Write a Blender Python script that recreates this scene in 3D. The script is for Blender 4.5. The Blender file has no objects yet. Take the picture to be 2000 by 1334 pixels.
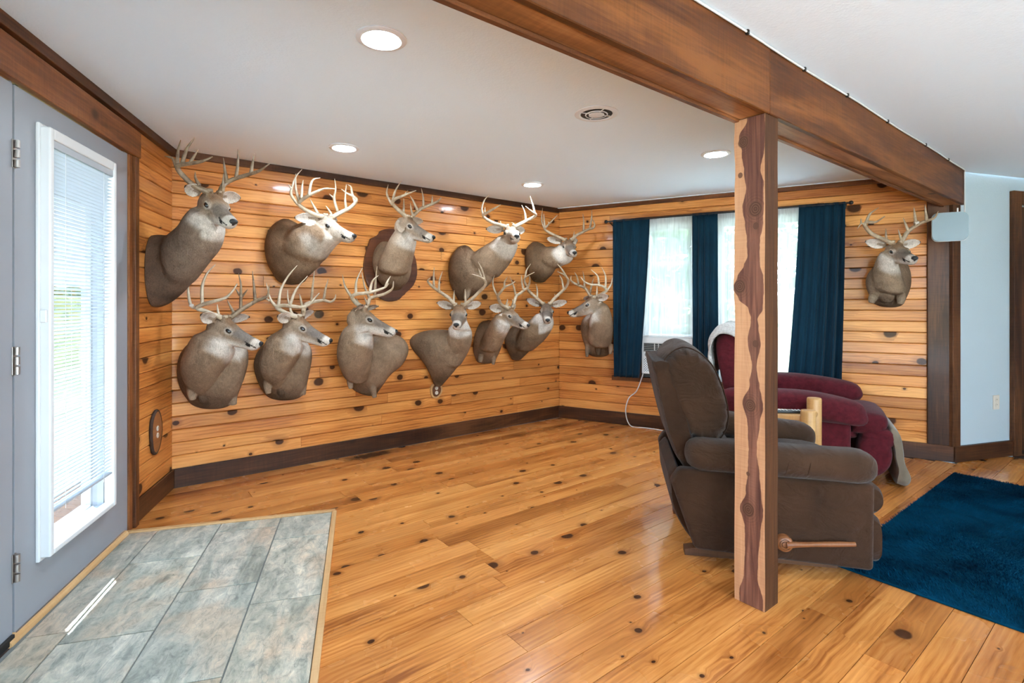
import bpy, bmesh, math, random
import numpy as np
from mathutils import Matrix, Vector

random.seed(7)
np.random.seed(7)
sc = bpy.context.scene
COL = sc.collection

# ---------------------------------------------------------------- camera
H = 1.24                      # eye height above the floor
FPX = 1020.0                  # focal length for a 2000 px wide frame
HORIZON = 593.0
cam_d = bpy.data.cameras.new('camera')
cam_d.sensor_width = 36.0
cam_d.lens = 36.0 * FPX / 2000.0
cam_d.shift_y = -(667.0 - HORIZON) / 2000.0
cam_d.clip_start = 0.05
cam_d.clip_end = 400
cam = bpy.data.objects.new('camera', cam_d)
cam.location = (0, 0, H)
cam.rotation_euler = (math.pi / 2, 0, 0)
COL.objects.link(cam)
sc.camera = cam

# ---------------------------------------------------------------- world, sun, exposure
world = bpy.data.worlds.new('world')
sc.world = world
world.use_nodes = True
wn = world.node_tree
wn.nodes.clear()
wo = wn.nodes.new('ShaderNodeOutputWorld')
wbg = wn.nodes.new('ShaderNodeBackground')
wbg.inputs[0].default_value = (0.60, 0.81, 1.0, 1)
wbg.inputs[1].default_value = 5.5
wn.links.new(wbg.outputs[0], wo.inputs[0])

sun_d = bpy.data.lights.new('sun', 'SUN')
sun_d.energy = 30.0
sun_d.angle = 0.009
sun_d.color = (0.84, 0.94, 1.0)
sun = bpy.data.objects.new('sun', sun_d)
COL.objects.link(sun)
SUN_DIR = Vector((0.574, -0.464, -1.0)).normalized()   # through the gap below the door blind
sun.rotation_euler = SUN_DIR.to_track_quat('-Z', 'Y').to_euler()

vs = sc.view_settings
vs.view_transform = 'Standard'
vs.look = 'None'
vs.exposure = 1.0
vs.gamma = 1.0
vs.use_curve_mapping = False
sc.cycles.use_denoising = True
sc.cycles.max_bounces = 8
sc.cycles.diffuse_bounces = 5
sc.cycles.adaptive_threshold = 0.1
sc.cycles.adaptive_min_samples = 16
sc.cycles.use_light_tree = False
sc.cycles.transparent_max_bounces = 16
sc.cycles.sample_clamp_indirect = 8.0
sc.cycles.caustics_reflective = False
sc.cycles.caustics_refractive = False

# ---------------------------------------------------------------- the plan of the room (metres)
CEIL = 2.275
def v2(x, y): return np.array([x, y], float)
A = v2(-2.267, 3.504)         # corner of left and back wall
B = v2(0.510, 5.685)          # corner of back and right wall
C = v2(3.446, 4.073)          # end of the right wall, below the beam
def unit(v): return v / np.linalg.norm(v)
DB = unit(B - A); NB = np.array([DB[1], -DB[0]])
DR = unit(C - B); NR = np.array([DR[1], -DR[0]])
DL = unit(v2(0.266, -0.964)); NL = np.array([-DL[1], DL[0]])      # left wall runs towards the camera
DG = unit(v2(0.957, 0.289)); NG = np.array([DG[1], -DG[0]])       # grey wall beyond the corner post
LB = float(np.linalg.norm(B - A)); LR = float(np.linalg.norm(C - B))
WALLS = {'back': (A, DB, NB), 'right': (B, DR, NR), 'left': (A, DL, NL), 'grey': (C, DG, NG)}

def ray(px, py):
    return np.array([(px - 1000.0) / FPX, 1.0, (HORIZON - py) / FPX])
EYE = np.array([0, 0, H])
def at(px, py, Y):
    return EYE + ray(px, py) * Y
def on_floor(px, py, z=0.0):
    r = ray(px, py)
    return EYE + r * ((z - H) / r[2])
def on_wall(px, py, wall, out=0.0):
    o, d, n = WALLS[wall]
    r = ray(px, py)
    den = r[0] * n[0] + r[1] * n[1]
    k = (out + o[0] * n[0] + o[1] * n[1]) / den
    return EYE + r * k
def along(p, wall):
    o, d, n = WALLS[wall]
    return float((p[0] - o[0]) * d[0] + (p[1] - o[1]) * d[1])
def wall_pt(wall, s, z, out=0.0):
    o, d, n = WALLS[wall]
    q = o + d * s + n * out
    return np.array([q[0], q[1], z])
def wall_mat(wall, s=0.0, z=0.0, out=0.0):
    """frame: x along the wall, y up, z out of the wall"""
    o, d, n = WALLS[wall]
    q = wall_pt(wall, s, z, out)
    # keep right handed: x cross y = z
    x = np.array([d[0], d[1], 0]); y = np.array([0, 0, 1.0]); zz = np.array([n[0], n[1], 0])
    if np.dot(np.cross(x, y), zz) < 0:
        x = -x
    M = Matrix(((x[0], y[0], zz[0], q[0]), (x[1], y[1], zz[1], q[1]), (x[2], y[2], zz[2], q[2]), (0, 0, 0, 1)))
    return M

# ---------------------------------------------------------------- object helpers
WM = {}
def link(o, parent=None, M=None):
    M = M if M is not None else Matrix.Identity(4)
    COL.objects.link(o)
    WM[o.name] = M.copy()
    if parent is not None:
        o.parent = parent
        o.matrix_basis = WM[parent.name].inverted() @ M
    else:
        o.matrix_basis = M
    return o
def tag(o, label=None, cat=None, group=None, kind=None):
    if label: o['label'] = label
    if cat: o['category'] = cat
    if group: o['group'] = group
    if kind: o['kind'] = kind
    return o
def empty(name, loc=(0, 0, 0), M=None):
    o = bpy.data.objects.new(name, None)
    o.empty_display_size = 0.1
    return link(o, None, M if M is not None else Matrix.Translation(Vector(loc)))
def set_smooth(me, angle=None):
    me.polygons.foreach_set('use_smooth', [True] * len(me.polygons))
    if angle is not None:
        try: me.set_sharp_from_angle(angle=angle)
        except Exception: pass
def raw_mesh(name, verts, faces):
    me = bpy.data.meshes.new(name)
    me.from_pydata([tuple(map(float, v)) for v in verts], [], [tuple(f) for f in faces])
    me.update()
    return me
def obj(name, vf, mat, parent=None, M=None, smooth=None, world=False):
    """vf = (verts, faces) or a mesh; verts are local to M, or in world space when world is set"""
    if isinstance(vf, bpy.types.Mesh):
        me = vf
    else:
        verts, faces = vf
        if world:
            if M is None:
                M = Matrix.Translation(Vector(np.mean(np.array(verts, float), axis=0)))
            Mi = M.inverted()
            verts = [Mi @ Vector(v) for v in verts]
        me = raw_mesh(name, verts, faces)
    if mat is not None and len(me.materials) == 0:
        me.materials.append(mat)
    if smooth: set_smooth(me, smooth if smooth is not True else None)
    o = bpy.data.objects.new(name, me)
    return link(o, parent, M)

# ---------------------------------------------------------------- shape helpers, each gives (verts, faces)
def join(*parts):
    V, F = [], []
    for v, f in parts:
        n = len(V)
        V += [tuple(x) for x in v]
        F += [tuple(i + n for i in q) for q in f]
    return V, F
def box(x0, x1, y0, y1, z0, z1):
    v = [(x, y, z) for z in (z0, z1) for y in (y0, y1) for x in (x0, x1)]
    f = [(0, 2, 3, 1), (4, 5, 7, 6), (0, 1, 5, 4), (2, 6, 7, 3), (0, 4, 6, 2), (1, 3, 7, 5)]
    return v, f
def rbox(x0, x1, y0, y1, z0, z1, r=0.01, seg=2):
    bm = bmesh.new()
    v, f = box(x0, x1, y0, y1, z0, z1)
    bv = [bm.verts.new(p) for p in v]
    for q in f: bm.faces.new([bv[i] for i in q])
    bmesh.ops.recalc_face_normals(bm, faces=bm.faces)
    r = min(r, 0.49 * min(x1 - x0, y1 - y0, z1 - z0))
    bmesh.ops.bevel(bm, geom=list(bm.edges) + list(bm.verts), offset=r, segments=seg, profile=0.5, affect='EDGES')
    out = bm_vf(bm)
    return out
def bm_vf(bm):
    bm.verts.index_update()
    V = [tuple(v.co) for v in bm.verts]
    F = [tuple(v.index for v in f.verts) for f in bm.faces]
    bm.free()
    return V, F
def xf(vf, M):
    return [tuple(M @ Vector(v)) for v in vf[0]], vf[1]
def prism(poly, z0, z1):
    """polygon in xy (counter clockwise) extruded along z"""
    n = len(poly)
    V = [(p[0], p[1], z0) for p in poly] + [(p[0], p[1], z1) for p in poly]
    F = [tuple(range(n - 1, -1, -1)), tuple(range(n, 2 * n))]
    F += [(i, (i + 1) % n, n + (i + 1) % n, n + i) for i in range(n)]
    return V, F
def bevel_prism(poly, z0, z1, r=0.003, seg=2):
    bm = bmesh.new()
    v, f = prism(poly, z0, z1)
    bv = [bm.verts.new(p) for p in v]
    for q in f: bm.faces.new([bv[i] for i in q])
    top = [e for e in bm.edges if all(abs(w.co.z - z1) < 1e-7 for w in e.verts)]
    bmesh.ops.bevel(bm, geom=top, offset=r, segments=seg, profile=0.5, affect='EDGES')
    return bm_vf(bm)
def cyl(r0, r1, z0, z1, n=24, rings=None):
    st = rings or [(r0, z0), (r1, z1)]
    V, F = [], []
    for r, z in st:
        for i in range(n):
            a = 2 * math.pi * i / n
            V.append((r * math.cos(a), r * math.sin(a), z))
    for k in range(len(st) - 1):
        for i in range(n):
            j = (i + 1) % n
            F.append((k * n + i, k * n + j, (k + 1) * n + j, (k + 1) * n + i))
    F.append(tuple(range(n - 1, -1, -1)))
    m = (len(st) - 1) * n
    F.append(tuple(range(m, m + n)))
    return V, F
def lathe_open(st, n=32):
    """closed profile loop revolved round z: st is a closed list of (r, z)"""
    V, F = [], []
    m = len(st)
    for r, z in st:
        for i in range(n):
            a = 2 * math.pi * i / n
            V.append((r * math.cos(a), r * math.sin(a), z))
    for k in range(m):
        k2 = (k + 1) % m
        for i in range(n):
            j = (i + 1) % n
            F.append((k * n + i, k * n + j, k2 * n + j, k2 * n + i))
    return V, F
def ellipsoid(c, ax, ay, az, nu=20, nv=12):
    """c centre, ax ay az axis vectors"""
    c, ax, ay, az = map(lambda q: np.array(q, float), (c, ax, ay, az))
    V, F = [], []
    V.append(c + az)
    for j in range(1, nv):
        t = math.pi * j / nv
        for i in range(nu):
            a = 2 * math.pi * i / nu
            V.append(c + ax * math.sin(t) * math.cos(a) + ay * math.sin(t) * math.sin(a) + az * math.cos(t))
    V.append(c - az)
    for i in range(nu):
        F.append((0, 1 + i, 1 + (i + 1) % nu))
    for j in range(nv - 2):
        for i in range(nu):
            a = 1 + j * nu + i; b = 1 + j * nu + (i + 1) % nu
            F.append((a, a + nu, b + nu, b))
    L = len(V) - 1; s = 1 + (nv - 2) * nu
    for i in range(nu):
        F.append((s + i, L, s + (i + 1) % nu))
    return V, F
def crom(pts, k=6):
    P = [np.array(p, float) for p in pts]
    if len(P) == 2:
        return [P[0] + (P[1] - P[0]) * t for t in np.linspace(0, 1, k + 1)]
    Q = [2 * P[0] - P[1]] + P + [2 * P[-1] - P[-2]]
    out = []
    for i in range(1, len(Q) - 2):
        p0, p1, p2, p3 = Q[i - 1], Q[i], Q[i + 1], Q[i + 2]
        for t in np.linspace(0, 1, k, endpoint=False):
            out.append(0.5 * ((2 * p1) + (-p0 + p2) * t + (2 * p0 - 5 * p1 + 4 * p2 - p3) * t * t + (-p0 + 3 * p1 - 3 * p2 + p3) * t ** 3))
    out.append(P[-1])
    return out
def tube(pts, radii, n=8, k=5, smooth=True):
    """round tube through pts; radii: number, or list at the control points"""
    P = crom(pts, k) if smooth else [np.array(p, float) for p in pts]
    m = len(P)
    if np.isscalar(radii): R = [radii] * m
    else:
        R = np.interp(np.linspace(0, 1, m), np.linspace(0, 1, len(radii)), radii)
    T = [unit(P[min(i + 1, m - 1)] - P[max(i - 1, 0)] + 1e-9) for i in range(m)]
    u = np.cross(T[0], [0.13, 0.31, 0.94]); u = unit(u)
    V, F = [], []
    for i in range(m):
        u = unit(u - T[i] * np.dot(u, T[i]))
        w = np.cross(T[i], u)
        for j in range(n):
            a = 2 * math.pi * j / n
            V.append(P[i] + R[i] * (math.cos(a) * u + math.sin(a) * w))
    for i in range(m - 1):
        for j in range(n):
            j2 = (j + 1) % n
            F.append((i * n + j, i * n + j2, (i + 1) * n + j2, (i + 1) * n + j))
    F.append(tuple(range(n - 1, -1, -1)))
    F.append(tuple(range((m - 1) * n, m * n)))
    return V, F
def loft(rings):
    """rings: list of equal length point loops"""
    n = len(rings[0]); V = []; F = []
    for r in rings: V += [tuple(p) for p in r]
    for i in range(len(rings) - 1):
        for j in range(n):
            j2 = (j + 1) % n
            F.append((i * n + j, i * n + j2, (i + 1) * n + j2, (i + 1) * n + j))
    F.append(tuple(range(n - 1, -1, -1)))
    m = (len(rings) - 1) * n
    F.append(tuple(range(m, m + n)))
    return V, F
def grid(fn, nu, nv):
    V = [fn(i / nu, j / nv) for j in range(nv + 1) for i in range(nu + 1)]
    F = [(j * (nu + 1) + i, j * (nu + 1) + i + 1, (j + 1) * (nu + 1) + i + 1, (j + 1) * (nu + 1) + i) for j in range(nv) for i in range(nu)]
    return V, F
def solid_grid(fn, fn2, nu, nv):
    """closed sheet between two surfaces"""
    V1, F1 = grid(fn, nu, nv); V2, F2 = grid(fn2, nu, nv)
    n = len(V1)
    F = list(F1) + [tuple(reversed([i + n for i in f])) for f in F2]
    b = [j * (nu + 1) for j in range(nv + 1)]
    loop = [i for i in range(nu + 1)] + [(j + 1) * (nu + 1) + nu for j in range(nv)] + [nv * (nu + 1) + i for i in range(nu - 1, -1, -1)] + [j * (nu + 1) for j in range(nv - 1, 0, -1)]
    for a in range(len(loop)):
        p, q = loop[a], loop[(a + 1) % len(loop)]
        F.append((q, p, p + n, q + n))
    return V1 + V2, F

# ---------------------------------------------------------------- materials
# the lamps and the sky here are cool daylight, so pigments are set a little warmer and deeper than they look
PIGMENT = np.array((0.80, 0.70, 0.64))
def pig(c, k=1.0): return tuple(float(v) for v in np.array(c, float) * (1 - k + k * PIGMENT))
class NT:
    def __init__(self, name):
        self.m = bpy.data.materials.new(name)
        self.m.use_nodes = True
        self.t = self.m.node_tree
        self.t.nodes.clear()
        self.out = self.t.nodes.new('ShaderNodeOutputMaterial')
    def n(self, typ, props=None, **ins):
        nd = self.t.nodes.new('ShaderNode' + typ)
        for k, v in (props or {}).items(): setattr(nd, k, v)
        for k, v in ins.items():
            key = int(k[1:]) if k[0] == 'i' and k[1:].isdigit() else k.replace('_', ' ')
            self.set(nd.inputs[key], v)
        return nd
    def set(self, sock, v):
        if isinstance(v, bpy.types.NodeSocket): self.t.links.new(v, sock)
        elif isinstance(v, (tuple, list)) and sock.type == 'RGBA' and len(v) == 3: sock.default_value = (*v, 1)
        else: sock.default_value = v
    def math(self, op, a, b=0.0, c=0.0, clamp=False):
        nd = self.n('Math', {'operation': op, 'use_clamp': clamp}, i0=a, i1=b, i2=c)
        return nd.outputs[0]
    def mix(self, fac, a, b, blend='MIX'):
        nd = self.t.nodes.new('ShaderNodeMix')
        nd.data_type = 'RGBA'; nd.blend_type = blend; nd.clamp_factor = True
        self.set(nd.inputs[0], fac); self.set(nd.inputs[6], a); self.set(nd.inputs[7], b)
        return nd.outputs[2]
    def ramp(self, fac, stops, interp='LINEAR'):
        nd = self.t.nodes.new('ShaderNodeValToRGB')
        cr = nd.color_ramp; cr.interpolation = interp
        while len(cr.elements) < len(stops): cr.elements.new(0.5)
        while len(cr.elements) > len(stops): cr.elements.remove(cr.elements[-1])
        for e, (p, c) in zip(cr.elements, stops):
            e.position = p
            e.color = (c, c, c, 1) if np.isscalar(c) else (*c, 1)
        self.set(nd.inputs[0], fac)
        return nd.outputs[0]
    def noise(self, vec, scale, detail=3, rough=0.55, dist=0.0, out=0):
        return self.n('TexNoise', None, Vector=vec, Scale=scale, Detail=detail, Roughness=rough, Distortion=dist).outputs[out]
    def coords(self, which='Object'):
        return self.n('TexCoord').outputs[which]
    def mapping(self, vec, scale=(1, 1, 1), loc=(0, 0, 0), rot=(0, 0, 0)):
        return self.n('Mapping', None, Vector=vec, Location=loc, Rotation=rot, Scale=scale).outputs[0]
    def vmath(self, op, a, b=(0, 0, 0)):
        return self.n('VectorMath', {'operation': op}, i0=a, i1=b)
    def bump(self, h, strength=0.2, dist=0.01):
        return self.n('Bump', None, Strength=strength, Distance=dist, Height=h).outputs[0]
    def bsdf(self, color, rough=0.5, metal=0.0, normal=None, coat=0.0, coat_rough=0.1, sheen=0.0, spec=0.5, **kw):
        nd = self.n('BsdfPrincipled', None, Base_Color=color, Roughness=rough, Metallic=metal)
        nd.inputs['Specular IOR Level'].default_value = spec
        if coat: nd.inputs['Coat Weight'].default_value = coat; nd.inputs['Coat Roughness'].default_value = coat_rough
        if sheen:
            nd.inputs['Sheen Weight'].default_value = sheen; nd.inputs['Sheen Roughness'].default_value = 0.5
        if normal is not None: self.t.links.new(normal, nd.inputs['Normal'])
        for k, v in kw.items(): self.set(nd.inputs[k.replace('_', ' ')], v)
        self.t.links.new(nd.outputs[0], self.out.inputs[0])
        return self.m

def plain(name, color, rough=0.5, metal=0.0, noise=0.06, nscale=20, bump=0.0, bscale=60, pg=1.0, **kw):
    t = NT(name)
    color = pig(color, pg)
    co = t.coords()
    n = t.noise(co, nscale, 3)
    c = t.mix(t.math('MULTIPLY', n, 1.0), tuple(x * (1 - noise) for x in color), tuple(min(1, x * (1 + noise)) for x in color))
    nm = t.bump(t.noise(co, bscale, 2), bump, 0.01) if bump else None
    return t.bsdf(c, rough, metal, nm, **kw)

def pine(name, light, mid, dark, knot=(0.020, 0.007, 0.004), rough=0.3, coat=0.25, kscale=5.0, ksize=0.16, tone=0.5, gscale=1.0, bump=0.08, wear=False, spec=0.28):
    """knotty pine boards; each board is its own object with x along the grain"""
    t = NT(name)
    rnd = t.n('ObjectInfo').outputs['Random']
    co = t.coords()
    off = t.n('CombineXYZ', None, X=t.math('MULTIPLY', rnd, 91.7), Y=t.math('MULTIPLY', rnd, 37.3), Z=t.math('MULTIPLY', rnd, 53.1)).outputs[0]
    p = t.vmath('ADD', co, off).outputs[0]
    # knots: round, sparse, of uneven size
    warp = t.noise(p, 9.0, 2, out=1)
    wsc = t.n('VectorMath', {'operation': 'SCALE'}, i0=t.vmath('SUBTRACT', warp, (0.5, 0.5, 0.5)).outputs[0], Scale=0.02)
    pk = t.vmath('ADD', p, wsc.outputs[0])
    flat = t.mapping(pk.outputs[0], scale=(0.8, 1.0, 0.0), loc=(0, 0, 0))
    vo = t.n('TexVoronoi', {'feature': 'F1', 'voronoi_dimensions': '2D'}, Vector=flat, Scale=kscale, Randomness=1.0)
    sep = t.n('SeparateColor', None, Color=vo.outputs['Color'])
    keep = t.math('GREATER_THAN', sep.outputs[0], 0.56)
    size = t.math('MULTIPLY', t.math('POWER', sep.outputs[1], 2.6), ksize * 1.15)
    size = t.math('ADD', size, ksize * 0.16)
    rel = t.math('DIVIDE', vo.outputs['Distance'], size)
    near = t.math('MULTIPLY', t.n('MapRange', None, Value=rel, i1=0.4, i2=4.0, i3=1.0, i4=0.0).outputs[0], keep)
    km = t.math('MULTIPLY', t.n('MapRange', {'interpolation_type': 'SMOOTHSTEP'}, Value=rel, i1=0.72, i2=1.05, i3=1.0, i4=0.0).outputs[0], keep)
    halo = t.math('MULTIPLY', t.n('MapRange', {'interpolation_type': 'SMOOTHSTEP'}, Value=rel, i1=0.9, i2=2.4, i3=1.0, i4=0.0).outputs[0], keep)
    # grain, bent round the knots
    bend = t.n('CombineXYZ', None, X=0.0, Y=t.math('MULTIPLY', near, 0.02), Z=0.0).outputs[0]
    pg = t.vmath('ADD', p, bend).outputs[0]
    slow = t.noise(t.mapping(pg, scale=(0.9, 7.0, 7.0)), 1.0 * gscale, 3, 0.5, 0.4)
    fine = t.noise(t.mapping(pg, scale=(2.2, 55.0, 55.0)), 1.5 * gscale, 4, 0.6, 0.6)
    wv = t.n('TexWave', {'wave_type': 'BANDS', 'bands_direction': 'Y'}, Vector=t.mapping(pg, scale=(0.35, 1.0, 1.0)), Scale=14.0 * gscale, Distortion=5.0, Detail=2.0, Detail_Scale=1.2).outputs['Fac']
    g = t.math('ADD', t.math('MULTIPLY', slow, 0.58), t.math('ADD', t.math('MULTIPLY', fine, 0.36), t.math('MULTIPLY', wv, 0.06)))
    col = t.ramp(g, [(0.33, dark), (0.465, mid), (0.62, light)])
    tn = t.ramp(rnd, [(0.0, (1 - 0.38 * tone, 1 - 0.46 * tone, 1 - 0.5 * tone)), (0.35, (1, 1, 1)), (0.6, (1 + 0.06 * tone, 1 + 0.1 * tone, 1 + 0.16 * tone)), (0.8, (1 - 0.1 * tone, 1 - 0.2 * tone, 1 - 0.28 * tone)), (1.0, (1 + 0.1 * tone, 1.0 + 0.16 * tone, 1 + 0.22 * tone))])
    col = t.mix(1.0, col, tn, 'MULTIPLY')
    blotch = t.noise(t.mapping(p, scale=(1.3, 4, 4)), 1.1, 2)
    col = t.mix(t.n('MapRange', None, Value=blotch, i1=0.5, i2=0.8, i3=0.0, i4=0.5).outputs[0], col, tuple(x * 0.72 for x in mid))
    col = t.mix(t.math('MULTIPLY', halo, 0.42), col, tuple(x * 0.6 for x in dark))
    ring = t.math('MULTIPLY', t.noise(p, 120.0, 1), 1.6)
    kc = t.mix(ring, knot, tuple(min(1, x * 2.4) for x in knot))
    col = t.mix(t.math('MULTIPLY', km, 0.93), col, kc)
    rg = rough
    if wear:
        scr = t.noise(t.mapping(p, scale=(5.0, 22.0, 1.0)), 5.0, 6, 0.75)
        sm = t.n('MapRange', None, Value=scr, i1=0.72, i2=0.76, i3=0.0, i4=0.4).outputs[0]
        col = t.mix(sm, col, (0.62, 0.50, 0.38))
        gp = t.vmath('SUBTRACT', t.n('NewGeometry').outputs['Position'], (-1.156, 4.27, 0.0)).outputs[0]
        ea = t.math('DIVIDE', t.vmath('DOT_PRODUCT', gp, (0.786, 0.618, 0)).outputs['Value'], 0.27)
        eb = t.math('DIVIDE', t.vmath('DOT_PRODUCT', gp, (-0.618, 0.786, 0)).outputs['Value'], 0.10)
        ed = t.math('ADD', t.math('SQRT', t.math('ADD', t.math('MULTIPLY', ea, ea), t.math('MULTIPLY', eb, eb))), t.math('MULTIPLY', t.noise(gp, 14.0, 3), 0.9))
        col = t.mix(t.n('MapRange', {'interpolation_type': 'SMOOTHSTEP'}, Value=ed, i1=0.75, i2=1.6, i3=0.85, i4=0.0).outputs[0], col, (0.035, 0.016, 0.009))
        rg = t.n('MapRange', None, Value=t.noise(p, 2.2, 4), i1=0.3, i2=0.7, i3=rough - 0.05, i4=rough + 0.14).outputs[0]
    nm = t.bump(t.math('ADD', g, t.math('MULTIPLY', km, -0.4)), bump, 0.003)
    sp = t.math('SUBTRACT', spec, t.math('MULTIPLY', km, spec * 0.7))
    return t.bsdf(col, rg, normal=nm, coat=coat, coat_rough=0.1, Specular_IOR_Level=sp)

def timber(name, light, mid, dark, rough=0.55, coat=0.0, streak=None):
    """rough sawn stained timber, x along the grain"""
    t = NT(name)
    light, mid, dark = pig(light), pig(mid), pig(dark)
    streak = pig(streak) if streak else None
    rnd = t.n('ObjectInfo').outputs['Random']
    co = t.coords()
    off = t.n('CombineXYZ', None, X=t.math('MULTIPLY', rnd, 31.7), Y=t.math('MULTIPLY', rnd, 17.3), Z=0.0).outputs[0]
    p = t.vmath('ADD', co, off).outputs[0]
    slow = t.noise(t.mapping(p, scale=(1.0, 6.5, 6.5)), 0.9, 4, 0.55, 0.8)
    fine = t.noise(t.mapping(p, scale=(3.5, 60.0, 60.0)), 1.3, 4, 0.6, 0.4)
    saw = t.noise(t.mapping(p, scale=(90.0, 6.0, 6.0)), 1.0, 2)
    g = t.math('ADD', t.math('MULTIPLY', slow, 0.62), t.math('ADD', t.math('MULTIPLY', fine, 0.28), t.math('MULTIPLY', saw, 0.10)))
    col = t.ramp(g, [(0.37, dark), (0.49, mid), (0.60, light)])
    vo = t.n('TexVoronoi', {'feature': 'F1', 'voronoi_dimensions': '3D'}, Vector=t.mapping(p, scale=(0.7, 1, 1)), Scale=3.6)
    sep = t.n('SeparateColor', None, Color=vo.outputs['Color'])
    km = t.math('MULTIPLY', t.n('MapRange', {'interpolation_type': 'SMOOTHSTEP'}, Value=vo.outputs['Distance'], i1=0.07, i2=0.14, i3=1.0, i4=0.0).outputs[0], t.math('GREATER_THAN', sep.outputs[0], 0.45))
    col = t.mix(t.math('MULTIPLY', km, 0.8), col, tuple(x * 0.35 for x in dark))
    if streak:
        s = t.noise(t.mapping(p, scale=(0.55, 4.0, 4.0), loc=(3.1, 0.4, 0)), 1.0, 2, 0.5, 0.5)
        col = t.mix(t.n('MapRange', {'interpolation_type': 'SMOOTHSTEP'}, Value=s, i1=0.55, i2=0.62, i3=0.0, i4=0.85).outputs[0], col, streak)
    nm = t.bump(g, 0.25, 0.004)
    return t.bsdf(col, rough, normal=nm, coat=coat * 0.5, spec=0.25)

M = {}
M['wall_pine'] = pine('wall_pine', (0.80, 0.345, 0.092), (0.61, 0.215, 0.047), (0.32, 0.084, 0.015), rough=0.38, coat=0.16, kscale=5.0, ksize=0.19, tone=0.8)
M['floor_pine'] = pine('floor_pine', (0.72, 0.30, 0.080), (0.53, 0.185, 0.040), (0.27, 0.075, 0.014), rough=0.22, coat=0.3, kscale=5.6, ksize=0.14, tone=0.7, wear=True, bump=0.06)
M['floor_gap'] = plain('floor_gap', (0.05, 0.022, 0.01), 0.8)
M['groove'] = plain('groove_wood', (0.07, 0.028, 0.010), 0.8)
M['dark_timber'] = timber('dark_timber', (0.30, 0.125, 0.045), (0.165, 0.062, 0.022), (0.07, 0.026, 0.012), 0.5, 0.1)
M['base_timber'] = timber('base_timber', (0.16, 0.066, 0.026), (0.082, 0.032, 0.013), (0.034, 0.013, 0.007), 0.5, 0.15)
M['beam_timber'] = timber('beam_timber', (0.225, 0.082, 0.017), (0.125, 0.041, 0.008), (0.05, 0.015, 0.003), 0.5, 0.1)
M['beam_soffit'] = timber('beam_soffit', (0.42, 0.19, 0.065), (0.28, 0.115, 0.036), (0.15, 0.055, 0.018), 0.5, 0.1, streak=(0.62, 0.33, 0.15))
M['casing_timber'] = timber('casing_timber', (0.42, 0.17, 0.055), (0.27, 0.10, 0.032), (0.13, 0.045, 0.016), 0.45, 0.15)
M['plaque_wood'] = timber('plaque_wood', (0.17, 0.062, 0.028), (0.115, 0.04, 0.018), (0.06, 0.02, 0.01), 0.38, 0.4)
M['log_wood'] = timber('log_wood', (0.72, 0.46, 0.20), (0.62, 0.36, 0.14), (0.45, 0.23, 0.08), 0.4, 0.3)
M['trim_strip'] = timber('trim_strip', (0.80, 0.56, 0.30), (0.70, 0.45, 0.21), (0.55, 0.32, 0.14), 0.45, 0.2)
M['lever_wood'] = timber('lever_wood', (0.42, 0.19, 0.075), (0.30, 0.12, 0.045), (0.17, 0.06, 0.022), 0.35, 0.4)
M['foot_wood'] = timber('foot_wood', (0.22, 0.11, 0.055), (0.15, 0.07, 0.035), (0.08, 0.035, 0.018), 0.45, 0.2)
M['bark'] = plain('bark', (0.055, 0.028, 0.016), 0.9, noise=0.5, nscale=60, bump=0.6)

def paint(name, color, rough=0.8, tex=0.12, scale=140):
    t = NT(name)
    co = t.coords()
    b = t.math('ADD', t.noise(co, scale, 3, 0.6), t.math('MULTIPLY', t.noise(co, scale * 0.22, 2), 0.8))
    c = t.mix(t.noise(co, 1.2, 3), tuple(x * 0.97 for x in color), color)
    return t.bsdf(c, rough, normal=t.bump(b, tex, 0.006))
M['ceiling'] = paint('ceiling_paint', (0.82, 0.91, 0.97), 0.9, 0.22, 90)
M['grey_wall'] = paint('grey_wall_paint', (0.44, 0.50, 0.53), 0.8, 0.2, 110)
M['wall_board'] = plain('wall_board', (0.62, 0.60, 0.56), 0.9)
M['door_grey'] = plain('door_grey', (0.36, 0.42, 0.50), 0.42, noise=0.03, nscale=3)
M['white_plastic'] = plain('white_plastic', (0.80, 0.81, 0.81), 0.38, noise=0.02, pg=0.25)
M['cream_plastic'] = plain('cream_plastic', (0.78, 0.76, 0.68), 0.35, noise=0.02)
M['frame_white'] = plain('frame_white', (0.74, 0.755, 0.77), 0.4, noise=0.03, nscale=6, pg=0.25)
M['slat'] = plain('blind_slat', (0.44, 0.48, 0.53), 0.45, noise=0.02, pg=0.25)
M['steel'] = plain('hinge_steel', (0.50, 0.50, 0.50), 0.35, 0.9, noise=0.1)
M['black_metal'] = plain('black_metal', (0.012, 0.012, 0.013), 0.4, noise=0.05)
M['dark_plastic'] = plain('dark_plastic', (0.025, 0.03, 0.034), 0.4, noise=0.1)
M['rubber'] = plain('rubber', (0.015, 0.014, 0.013), 0.7)
M['cable_white'] = plain('cable_white', (0.72, 0.72, 0.72), 0.45, noise=0.02, pg=0.25)
M['cable_grey'] = plain('cable_grey', (0.62, 0.62, 0.60), 0.45, noise=0.02, pg=0.25)
M['panel_grey'] = plain('panel_grey', (0.24, 0.31, 0.345), 0.4, noise=0.06, nscale=8, pg=0.25)

def emit(name, color, s):
    t = NT(name)
    e = t.n('Emission', None, Color=color, Strength=s)
    t.t.links.new(e.outputs[0], t.out.inputs[0])
    return t.m
M['lamp_lens'] = emit('lamp_lens', (0.72, 0.87, 1.0), 170.0)

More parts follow.
